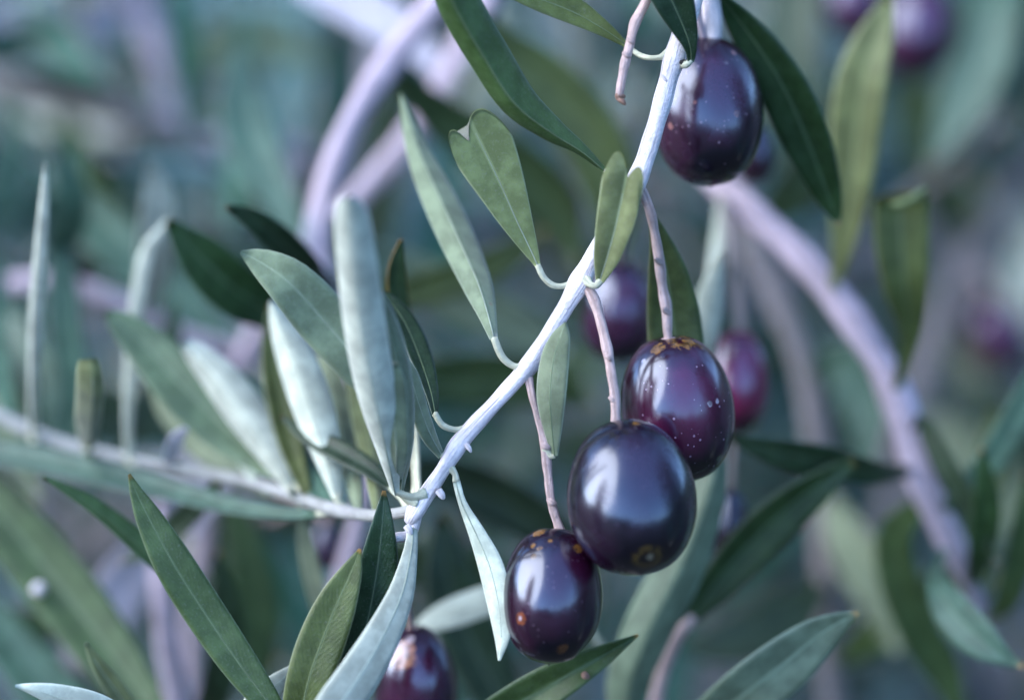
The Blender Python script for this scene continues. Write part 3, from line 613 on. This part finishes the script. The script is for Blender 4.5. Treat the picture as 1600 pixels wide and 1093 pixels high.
leaf(LS, [(255, 1180, 26, 10), (215, 1130, 22, 30), (180, 1078, 19, 32), (150, 1035, 17, 20), (134, 1004, 16, 4)], 'sage', roll=0.3, fold=0.3, petiole=[(286, 1240, 38, 10), (275, 1205, 30, 10), (255, 1180, 26, 10)])
leaf(LS, [(270, 1200, 10, 10), (220, 1150, 3, 36), (150, 1110, -2, 48), (85, 1086, -4, 34), (50, 1076, -5, 18), (24, 1071, -5, 4)], 'silver', roll=-0.5, fold=-0.2, petiole=[(288, 1260, 38, 10), (285, 1225, 22, 10), (270, 1200, 10, 10)])

leaf(LS, [(286, 1235, 70, 14), (170, 1160, 74, 60), (60, 1060, 76, 84), (-10, 970, 78, 60), (-50, 900, 80, 6)], 'teal', roll=0.1, fold=0.25, n=18, rib=False)
leaf(LS, [(282, 1150, 84, 12), (330, 1090, 70, 44), (352, 1010, 64, 56), (350, 930, 60, 40), (340, 860, 58, 6)], 'dark', roll=0.2, fold=0.25, n=18, rib=False)
stem('pale_spot', [(54, 917, 60, 14), (61, 920, 59.5, 24), (68, 923, 60, 12)], BARK, LS, sides=10, n=9)
CS = thing('olive_shoot', 'shoot with a folded spotted leaf under the lowest olive at the bottom edge', 'branch', P(660, 1420, 20))
stem('stem', [(660, 1420, 20, 28), (680, 1300, 17, 24), (690, 1200, 15, 20), (685, 1130, 13, 12)], BARK, CS)
leaf(CS, [(688, 1160, 13, 12), (760, 1120, 12, 50), (830, 1082, 11, 66), (890, 1048, 10, 56), (940, 1022, 10, 36), (975, 1003, 9, 16), (997, 991, 9, 4)], 'mid', roll=0.2, fold=0.5, back='grey', ucenter=-0.1)
stem('blemish', [(911, 1050, 7.4, 8), (915, 1055, 7.4, 13), (920, 1058, 7.5, 7)], WOUND, CS, sides=8, n=7)

RS = thing('olive_shoot', 'shoot with broad green leaves rising from the bottom edge, right of the olives', 'branch', P(1000, 1420, 60))
stem('stem', [(1000, 1420, 60, 36), (1010, 1250, 56, 34), (1022, 1120, 52, 26), (1036, 1050, 50, 22), (1062, 985, 47, 20), (1082, 962, 46, 22)], STALK, RS)
leaf(RS, [(1070, 975, 46, 16), (1110, 920, 45, 52), (1170, 850, 44, 70), (1235, 790, 43, 68), (1290, 748, 42, 42), (1335, 720, 42, 12)], 'fern', roll=0.35, fold=0.35, n=22)
leaf(RS, [(1000, 1190, 48, 16), (980, 1090, 40, 64), (1012, 990, 36, 78), (1060, 895, 34, 80), (1098, 800, 33, 66), (1118, 730, 33, 42), (1125, 670, 33, 8)], 'leafgrey', roll=0.1, fold=-0.6, n=22, back='mid')
leaf(RS, [(1030, 1190, 45, 14), (1090, 1140, 30, 60), (1160, 1085, 22, 88), (1225, 1035, 20, 86), (1280, 990, 19, 60), (1320, 966, 18, 26), (1341, 957, 18, 6)], 'leafgrey', roll=0.35, fold=0.22, n=24, petiole=[(1015, 1230, 55, 14), (1018, 1210, 50, 14), (1030, 1190, 45, 14)])
leaf(RS, [(900, 1240, 70, 10), (800, 1120, 66, 70), (740, 1010, 64, 90), (700, 900, 62, 80), (690, 800, 62, 10)], 'dark', roll=0.2, fold=0.2, n=18, petiole=[(1008, 1280, 57, 16), (960, 1270, 64, 14), (900, 1240, 70, 12)])
leaf(RS, [(870, 905, 40, 12), (815, 918, 40, 34), (760, 936, 40, 46), (705, 956, 40, 46), (668, 972, 40, 30), (645, 984, 40, 8)], 'silver', roll=0.3, fold=-0.2, n=18, petiole=[(1018, 1150, 53, 12), (960, 1040, 46, 11), (900, 950, 41, 11), (870, 905, 40, 11)])

# ------------------------------------------------------------------ blurred branches traced behind
B1 = thing('olive_branch', 'blurred lilac bough sweeping from the top centre down to the left', 'branch', P(730, -120, 84))
stem('stem', [(730, -120, 84, 46), (690, -10, 84, 45), (612, 90, 83, 43), (550, 190, 82, 42), (510, 290, 80, 40), (494, 370, 80, 38), (505, 440, 79, 35), (545, 540, 78, 32), (566, 650, 76, 30), (570, 760, 75, 30), (548, 860, 75, 30), (520, 960, 76, 29), (470, 1130, 80, 27)], LILAC, B1, n=60, wob=0.07)
leaf(B1, [(525, 480, 74, 12), (480, 420, 50, 46), (430, 370, 38, 48), (390, 340, 33, 34), (354, 323, 30, 8)], 'dark', roll=0.1, fold=0.2, n=20)
leaf(B1, [(500, 480, 74, 14), (440, 490, 60, 50), (370, 455, 50, 84), (310, 400, 45, 74), (262, 345, 42, 12)], 'deep', roll=0.2, fold=0.25, n=20)
leaf(B1, [(560, 620, 76, 14), (640, 600, 88, 60), (740, 590, 95, 84), (850, 600, 100, 70), (930, 630, 104, 8)], 'mid', roll=0.2, fold=0.2, n=16)
leaf(B1, [(505, 430, 79, 14), (620, 455, 84, 50), (720, 430, 86, 56), (800, 395, 88, 44), (850, 360, 90, 8)], 'olive', roll=0.3, fold=0.3, n=16)
leaf(B1, [(520, 340, 80, 12), (560, 400, 90, 60), (640, 430, 96, 70), (730, 480, 100, 80), (830, 520, 104, 60), (890, 560, 106, 8)], 'grey', roll=-0.2, fold=0.2, n=16)
leaf(B1, [(570, 760, 75, 14), (660, 740, 84, 60), (760, 770, 90, 84), (860, 830, 94, 70), (930, 900, 98, 8)], 'dark', roll=0.1, fold=0.25, n=16)
leaf(B1, [(548, 860, 75, 14), (640, 880, 82, 60), (740, 900, 88, 80), (850, 960, 92, 60), (920, 1020, 94, 8)], 'mid', roll=0.2, fold=0.25, n=16)
leaf(B1, [(690, -10, 84, 14), (760, 60, 92, 60), (850, 130, 96, 96), (930, 230, 98, 100), (960, 330, 100, 70), (965, 410, 101, 8)], 'olive', roll=-0.1, fold=0.2, n=16)
leaf(B1, [(600, 95, 83, 14), (700, 190, 95, 70), (790, 250, 100, 90), (870, 330, 104, 80), (900, 420, 106, 8)], 'mid', roll=0.1, fold=0.2, n=16)
leaf(B1, [(496, 300, 80, 12), (440, 560, 72, 30), (430, 640, 70, 34), (420, 700, 69, 5)], 'lilac', roll=0.3, fold=0.2, n=14)
B2 = thing('olive_branch', 'blurred pinkish bough parallel to and right of the lilac bough at the top', 'branch', P(800, -120, 116))
stem('stem', [(800, -120, 116, 43), (750, 20, 115, 42), (695, 130, 114, 40), (630, 230, 113, 40), (560, 305, 112, 38), (480, 400, 112, 35), (380, 560, 115, 35), (330, 760, 122, 34), (300, 1000, 130, 32), (290, 1250, 136, 32)], LILAC, B2, n=44, wob=0.07)
for (pts, mm, r) in (([(695, 130, 114, 14), (640, 60, 120, 60), (560, 10, 126, 74), (470, -30, 132, 40), (430, -50, 134, 6)], 'lilac', 0.2),
                     ([(380, 560, 115, 14), (300, 480, 118, 60), (200, 400, 120, 84), (120, 300, 124, 70), (90, 220, 126, 8)], 'teal', 0.2),
                     ([(330, 760, 122, 14), (240, 850, 118, 60), (180, 940, 116, 84), (150, 1060, 116, 8)], 'lilac', -0.3),
                     ([(340, 720, 122, 14), (380, 850, 118, 60), (400, 960, 118, 80), (410, 1080, 120, 8)], 'mid', -0.2),
                     ([(480, 400, 112, 14), (420, 280, 120, 70), (380, 180, 126, 84), (370, 60, 130, 8)], 'teal', 0.1),
                     ([(350, 640, 118, 14), (250, 660, 116, 70), (130, 640, 116, 84), (20, 600, 118, 60), (-40, 570, 120, 6)], 'dark', 0.1)):
    leaf(B2, pts, mm, roll=r, fold=0.2, n=14, rib=False)
B3 = thing('olive_branch', 'blurred lilac bough arching down the right side of the picture', 'branch', P(1085, 250, 78))
stem('stem', [(1060, 180, 80, 39), (1100, 262, 78, 42), (1160, 318, 75, 48), (1250, 400, 72, 49), (1335, 505, 70, 49), (1398, 610, 69, 53), (1425, 690, 69, 56), (1455, 780, 70, 53), (1505, 890, 74, 34), (1535, 960, 80, 18), (1560, 1030, 88, 8)], LILAC, B3, n=60, wob=0.07)
leaf(B3, [(1300, 450, 68, 12), (1315, 400, 65, 30), (1328, 310, 62, 64), (1338, 210, 60, 80), (1350, 120, 58, 80), (1372, 50, 57, 56), (1392, -8, 56, 10)], 'bright', roll=-0.2, fold=0.25, n=22)
bl_ = leaf(B3, [(1400, 610, 66, 14), (1422, 520, 60, 34), (1414, 450, 54, 70), (1408, 380, 52, 86), (1406, 320, 51, 88), (1405, 300, 50, 84)], 'olive', roll=0.15, fold=0.28, n=18, back='lilac', label='dark leaf with its end bitten off square')
leaf(bl_, [(1392, 318, 48, 6), (1404, 317, 47, 9), (1420, 312, 47, 12), (1438, 301, 48, 10), (1446, 294, 49, 5)], 'sage', n=12, rib=False)
leaf(B3, [(1425, 735, 68, 14), (1370, 738, 55, 36), (1300, 722, 47, 52), (1220, 706, 42, 48), (1165, 690, 40, 24), (1140, 680, 39, 6)], 'dark', roll=-0.35, fold=0.2, n=20)
leaf(B3, [(1475, 860, 66, 14), (1462, 905, 50, 26), (1490, 955, 42, 62), (1535, 1000, 37, 60), (1570, 1026, 35, 30), (1598, 1041, 34, 5)], 'teal', roll=0.3, fold=0.2, n=20)
leaf(B3, [(1430, 700, 70, 14), (1440, 660, 64, 26), (1480, 730, 60, 40), (1520, 800, 58, 36), (1560, 880, 58, 6)], 'dark', roll=0.5, fold=0.2, n=16, rib=False)
leaf(B3, [(1130, 300, 76, 14), (1120, 380, 60, 22), (1108, 480, 48, 40), (1112, 440, 44, 38), (1129, 393, 40, 6)][:1] + [(1100, 560, 46, 34), (1106, 500, 43, 42), (1114, 445, 41, 36), (1130, 393, 40, 5)], 'silver', roll=0.2, fold=-0.2, n=18)
leaf(B3, [(1455, 770, 72, 14), (1400, 840, 80, 60), (1420, 950, 84, 60), (1470, 1040, 88, 60), (1510, 1130, 90, 8)], 'mid', roll=0.3, fold=0.2, n=16, rib=False)
leaf(B3, [(1500, 890, 72, 14), (1530, 800, 80, 50), (1545, 720, 84, 50), (1550, 640, 86, 8)], 'olive', roll=0.3, fold=0.2, n=16, rib=False)
leaf(B3, [(1515, 915, 75, 12), (1530, 870, 62, 36), (1540, 800, 54, 46), (1538, 745, 50, 30), (1534, 700, 48, 5)], 'fern', roll=0.2, fold=0.25, n=16, rib=False)
leaf(B3, [(1470, 800, 70, 12), (1500, 770, 62, 30), (1560, 700, 58, 46), (1600, 620, 56, 40), (1625, 550, 55, 5)], 'teal', roll=0.2, fold=0.25, n=16, rib=False)
leaf(B3, [(1540, 970, 80, 8), (1570, 940, 70, 34), (1592, 870, 64, 44), (1600, 800, 60, 30), (1600, 740, 58, 5)], 'mid', roll=0.2, fold=0.25, n=16, rib=False)
stem('fruit_stalk', [(1130, 292, 76, 16), (1140, 380, 66, 14), (1146, 470, 64, 9), (1152, 525, 60, 10)], DULL, B3)
stem('fruit_stalk', [(1120, 285, 78, 16), (1150, 420, 74, 14), (1160, 600, 66, 13), (1146, 700, 60, 10), (1142, 770, 58, 10)], DULL, B3)
stem('fruit_stalk', [(1095, 255, 78, 16), (1130, 190, 72, 14), (1175, 175, 68, 13), (1180, 194, 66, 12)], STALK, B3)  # stalk for the added dark olive
olive('blurred crimson olive peeking out right of the speckled olive', 1152, 596, 60, 98, 164, (0, 0, 1), redness=1.6, bloom=0.12, dots=0, seg=32, rings=24, red=(0.12, 0.004, 0.035))
olive('nearly black blurred olive right of the large smooth olive', 1140, 822, 58, 66, 120, (0, 0, 1), redness=0.1, bloom=0.03, dots=0, seg=32, rings=24)
olive('dark blurred olive added for the shadow behind the lower right of the top olive', 1180, 240, 66, 62, 96, (0, 0, 1), redness=0.2, bloom=0.03, dots=0, seg=32, rings=24)  # added olive standing in for a dark purplish shadow
B4 = thing('olive_branch', 'dull brownish blurred stem left of the lilac bough on the right', 'branch', P(1130, 200, 130))
stem('stem', [(1130, 200, 130, 37), (1165, 360, 128, 38), (1222, 480, 126, 38), (1262, 600, 124, 40), (1285, 760, 124, 42), (1292, 900, 126, 42), (1300, 1080, 130, 40), (1310, 1280, 136, 40)], DULL, B4, n=44, wob=0.07)
for (pts, mm, r) in (([(1285, 760, 124, 14), (1330, 850, 116, 70), (1380, 930, 112, 80), (1400, 1020, 110, 8)], 'grey', 0.2),
                     ([(1292, 900, 126, 14), (1240, 960, 118, 70), (1180, 990, 114, 84), (1110, 1010, 112, 60), (1060, 1010, 112, 8)], 'dark', 0.2),
                     ([(1262, 600, 124, 14), (1310, 560, 118, 60), (1350, 620, 116, 80), (1360, 740, 114, 8)], 'teal', 0.3),
                     ([(1300, 1040, 128, 14), (1380, 980, 118, 70), (1460, 930, 114, 80), (1560, 900, 112, 8)], 'mid', 0.2),
                     ([(1165, 360, 128, 14), (1240, 300, 120, 70), (1290, 220, 118, 80), (1310, 100, 116, 8)], 'dark', 0.2)):
    leaf(B4, pts, mm, roll=r, fold=0.2, n=14, rib=False)
OFF = 40
B5 = thing('olive_branch', 'pale soft stems crossing at the top left', 'branch', P(180, -140, 190))
stem('stem', [(180, -140, 190, 38), (225, 10, 182, 39), (262, 130, 176, 40), (292, 210, 172, 40), (400, 232, 174, 39), (500, 250, 180, 38), (640, 300, 190, 36), (760, 380, 200, 30)], LILAC, B5, n=44, wob=0.07)
stem('twig', [(292, 210, 172, 44), (190, 178, 174, 46), (90, 150, 178, 46), (-60, 120, 186, 46)], DULL, B5)
for (pts, mm, r) in (([(225, 10, 182, 14), (150, 30, 172, 60), (60, 20, 168, 80), (-40, 40, 166, 8)], 'lilac', 0.3),
                     ([(190, 178, 174, 14), (120, 100, 168, 70), (70, 40, 166, 84), (50, -60, 166, 8)], 'silver', 0.2),
                     ([(262, 130, 176, 14), (330, 80, 168, 70), (420, 60, 166, 84), (500, 100, 166, 8)], 'grey', 0.2),
                     ([(262, 230, 176, 14), (240, 330, 168, 70), (230, 430, 166, 80), (260, 540, 166, 8)], 'teal', -0.2),
                     ([(90, 150, 178, 14), (120, 260, 170, 70), (140, 370, 166, 80), (130, 480, 166, 8)], 'mid', -0.2),
                     ([(0, 130, 180, 14), (20, 230, 170, 60), (-10, 330, 168, 70), (-50, 420, 168, 8)], 'teal', -0.2)):
    leaf(B5, pts, mm, roll=r, fold=0.2, n=14, rib=False)
B6 = thing('olive_branch', 'very soft pale stem rising to the right edge with a dark olive', 'branch', P(1720, 100, 210))
stem('stem', [(1720, 60, 214, 45), (1610, 250, 206, 48), (1530, 390, 200, 52), (1470, 500, 196, 56), (1430, 600, 194, 48), (1400, 760, 196, 42), (1380, 1000, 204, 39)], DULL, B6, n=40, wob=0.07)
stem('fruit_stalk', [(1510, 425, 200, 18), (1535, 430, 194, 16), (1545, 450, 190, 15), (1550, 468, 188, 14)], STALK, B6)
olive('very blurred dark purple olive at the right edge', 1556, 520, 186, 90, 120, (-0.5, 0, 1), redness=1.2, bloom=0.2, dots=0, seg=28, rings=20)
for (pts, mm, r) in (([(1610, 250, 206, 14), (1560, 160, 196, 70), (1520, 60, 192, 84), (1500, -60, 190, 8)], 'teal', 0.2),
                     ([(1530, 390, 200, 14), (1480, 300, 192, 70), (1440, 200, 188, 80), (1430, 60, 186, 8)], 'mid', 0.1),
                     ([(1470, 500, 196, 14), (1520, 600, 186, 70), (1580, 680, 184, 80), (1640, 760, 184, 8)], 'dark', 0.1),
                     ([(1420, 640, 194, 14), (1500, 700, 186, 60), (1580, 800, 184, 70), (1620, 900, 184, 8)], 'grey', 0.1),
                     ([(1590, 290, 204, 14), (1620, 400, 196, 70), (1600, 460, 192, 60), (1640, 560, 190, 8)], 'silver', 0.3)):
    leaf(B6, pts, mm, roll=r, fold=0.2, n=14, rib=False)
OFF = 30
B7 = thing('olive_branch', 'soft dark stem with purple olives at the top right corner', 'branch', P(1330, -220, 150))
stem('stem', [(1330, -220, 150, 46), (1390, -150, 148, 46), (1470, -110, 146, 44), (1580, -90, 146, 40), (1700, -60, 150, 36)], LILAC, B7)
for px_, py_, w_, l_ in ((1432, 44, 120, 'very blurred violet olive at the top right'), (1330, 0, 84, 'very blurred dark violet olive cut by the top edge, right of the top olive')):
    stem('fruit_stalk', [(px_ - 10, -150 if px_ < 1400 else -125, 148, 18), (px_ - 4, -100, 142, 16), (px_, py_ - w_ * 0.62, 138, 14)], STALK, B7)
    olive(l_, px_, py_, 138, w_, w_ * 1.35, (0, 0, 1), redness=1.0, bloom=0.35, dots=0, seg=28, rings=20)
for (pts, mm, r) in (([(1330, -200, 150, 14), (1270, -110, 140, 70), (1240, 20, 136, 84), (1250, 120, 134, 70), (1270, 210, 134, 8)], 'dark', 0.2),
                     ([(1580, -90, 146, 14), (1560, 0, 136, 70), (1540, 90, 132, 90), (1500, 180, 130, 70), (1450, 260, 130, 8)], 'teal', 0.3),
                     ([(1640, -80, 148, 14), (1640, 20, 140, 70), (1610, 120, 138, 80), (1590, 240, 136, 8)], 'deep', 0.1)):
    leaf(B7, pts, mm, roll=r, fold=0.2, n=14, rib=False)
OFF = 20
B8 = thing('olive_branch', 'soft pinkish stem crossing behind the left edge at mid height', 'branch', P(-160, 470, 95))
stem('stem', [(-160, 480, 96, 30), (-20, 450, 94, 30), (80, 440, 92, 29), (180, 470, 92, 27), (300, 530, 94, 29), (400, 560, 98, 27), (460, 590, 102, 22)], LILAC, B8, n=36, wob=0.07)
for (pts, mm, r) in (([(80, 440, 92, 14), (100, 370, 76, 50), (110, 300, 70, 50), (90, 240, 68, 8)], 'teal', 0.4),
                     ([(230, 495, 92, 14), (240, 420, 72, 50), (245, 340, 62, 54), (245, 290, 60, 40), (235, 254, 58, 12)], 'silver', 0.2),
                     ([(-20, 450, 94, 14), (30, 540, 84, 60), (100, 640, 80, 70), (150, 740, 80, 8)], 'teal', 0.2),
                     ([(300, 530, 94, 14), (340, 640, 84, 60), (330, 740, 80, 70), (300, 840, 80, 8)], 'lilac', 0.2),
                     ([(-60, 460, 95, 14), (-40, 560, 80, 60), (0, 660, 76, 70), (60, 780, 74, 8)], 'grey', 0.2)):
    leaf(B8, pts, mm, roll=r, fold=0.2, n=14, rib=False)
OFF = 30
B9 = thing('olive_branch', 'soft lilac stem low at the left behind the bottom shoots', 'branch', P(60, 1300, 120))
stem('stem', [(60, 1300, 120, 35), (100, 1120, 112, 35), (130, 1000, 108, 35), (190, 900, 106, 35), (260, 830, 106, 32), (360, 800, 108, 29), (420, 810, 110, 22)], DULL, B9, n=36, wob=0.07)
for (pts, mm, r) in (([(190, 900, 106, 14), (300, 900, 96, 60), (380, 950, 94, 70), (440, 1040, 94, 8)], 'dark', 0.2),
                     ([(130, 1000, 108, 14), (60, 980, 98, 60), (0, 1000, 96, 70), (-60, 1050, 96, 8)], 'mid', 0.2),
                     ([(260, 830, 106, 14), (330, 880, 98, 60), (340, 830, 96, 50), (350, 780, 96, 8)], 'grey', 0.2)):
    leaf(B9, pts, mm, roll=r, fold=0.2, n=14, rib=False)
stem('fruit_stalk', [(420, 806, 110, 14), (470, 790, 90, 12), (505, 800, 70, 12), (512, 815, 62, 11)], STALK, B9)
olive('blurred blue violet olive under the left twig', 512, 852, 60, 50, 82, (0, 0, 1), redness=0.5, bloom=0.3, dots=0, seg=28, rings=20)

OFF = 0
# ------------------------------------------------------------------ deeper sprays of the same tree, too soft to tell apart
def proto_leaf(L, w, bend, fold, mats):
    n, cols = 10, 4
    t = np.linspace(0, 1, n); pos = np.stack([t * L, np.zeros(n), bend * L * t * t], 1)
    wid = w * np.maximum(0.05, np.sin(np.pi * np.clip(t, 0, 1) ** 0.85) ** 0.8)
    top, bot, uv, us = leaf_geom(pos, wid, np.tile(np.array((0, 0, 1.0)), (n, 1)), fold, 0, 0.05, cols)
    v, f, mi, uvs = leaf_mesh_data(top, bot, uv, n, cols)
    me = bpy.data.meshes.new('leaf'); me.from_pydata([tuple(x) for x in v], [], f)
    for m_ in mats: me.materials.append(m_)
    me.polygons.foreach_set('material_index', mi); me.polygons.foreach_set('use_smooth', [True] * len(mi))
    ul = me.uv_layers.new(name='UVMap'); idx = np.empty(len(me.loops), dtype=np.int32); me.loops.foreach_get('vertex_index', idx)
    ul.data.foreach_set('uv', np.asarray(uvs, dtype=np.float32)[idx].ravel()); me.update()
    return me
PL = [proto_leaf(0.058, 0.0100, 0.10, 0.2, (LEAF['glauc'], LEAF['mist'])), proto_leaf(0.054, 0.0090, -0.12, 0.15, (LEAF['glauc'], LEAF['silver'])),
      proto_leaf(0.062, 0.0100, 0.18, 0.3, (LEAF['dark'], LEAF['mist'])), proto_leaf(0.048, 0.0110, 0.05, 0.1, (LEAF['mid'], LEAF['lilac'])),
      proto_leaf(0.055, 0.0105, -0.05, 0.25, (LEAF['teal'], LEAF['mist']))]
def proto_stem(seed):
    r_ = random.Random(seed); L = 0.24
    pts = [[L * t, 0.02 * math.sin(t * 3 + seed) , 0.03 * t * t * r_.choice((-1, 1)), 0.0020 * (1 - 0.70 * t)] for t in (0, 0.2, 0.4, 0.6, 0.8, 1.0)]
    o = tube('stem', pts, DULL if seed else LILAC, None, sides=8, n=16, wob=0.05); me = o.data; bpy.data.objects.remove(o)
    for v in me.vertices: v.co += Vector(pts[0][:3])
    return me, pts
PS = [proto_stem(s) for s in range(4)]
rb = random.Random(5)
def deep_spray(x, y, z):
    e = thing('olive_branch', 'very soft grey green leafy spray deep in the blurred background', 'branch', (x, y, z), 'deep background sprays')
    d = Vector((rb.uniform(-1, 1), rb.uniform(-0.12, 0.3), rb.uniform(-0.6, 1.2))).normalized()
    q = d.to_track_quat('X', 'Z') @ Quaternion((1, 0, 0), rb.uniform(0, 6.28))
    e.rotation_mode = 'QUATERNION'; e.rotation_quaternion = q
    me, pts = PS[rb.randrange(4)]
    o = bpy.data.objects.new('stem', me); COL.objects.link(o); o.parent = e
    sp = spline(np.array(pts), 40); a0 = rb.uniform(0, 3.14)
    for k in range(12):
        i = 3 + int(k * 3.1); c = sp[min(i, 39), :3]
        for s in (0, 1):
            if rb.random() < 0.08: continue
            a = a0 + k * 1.57 + s * math.pi
            ld = Vector((0.8, math.cos(a), math.sin(a))).normalized()
            lq = ld.to_track_quat('X', 'Z') @ Quaternion((1, 0, 0), rb.uniform(-0.9, 0.9))
            lo = bpy.data.objects.new('leaf', PL[rb.randrange(5)]); COL.objects.link(lo); lo.parent = e
            lo.location = Vector(c); lo.rotation_mode = 'QUATERNION'; lo.rotation_quaternion = lq; s_ = rb.uniform(0.75, 1.1); lo.scale = (s_, s_, s_)
for i in range(120):
    y = 0.215 + 0.46 * (i / 120) + rb.uniform(-0.02, 0.02)
    hw = 0.082 * (D + y) / D + 0.07; hh = hw * 0.72
    deep_spray(*from_cam(rb.uniform(-hw, hw), D + y, rb.uniform(-hh, hh) - 0.05))

for o in bpy.data.objects:
    if '_w' in o: del o['_w']
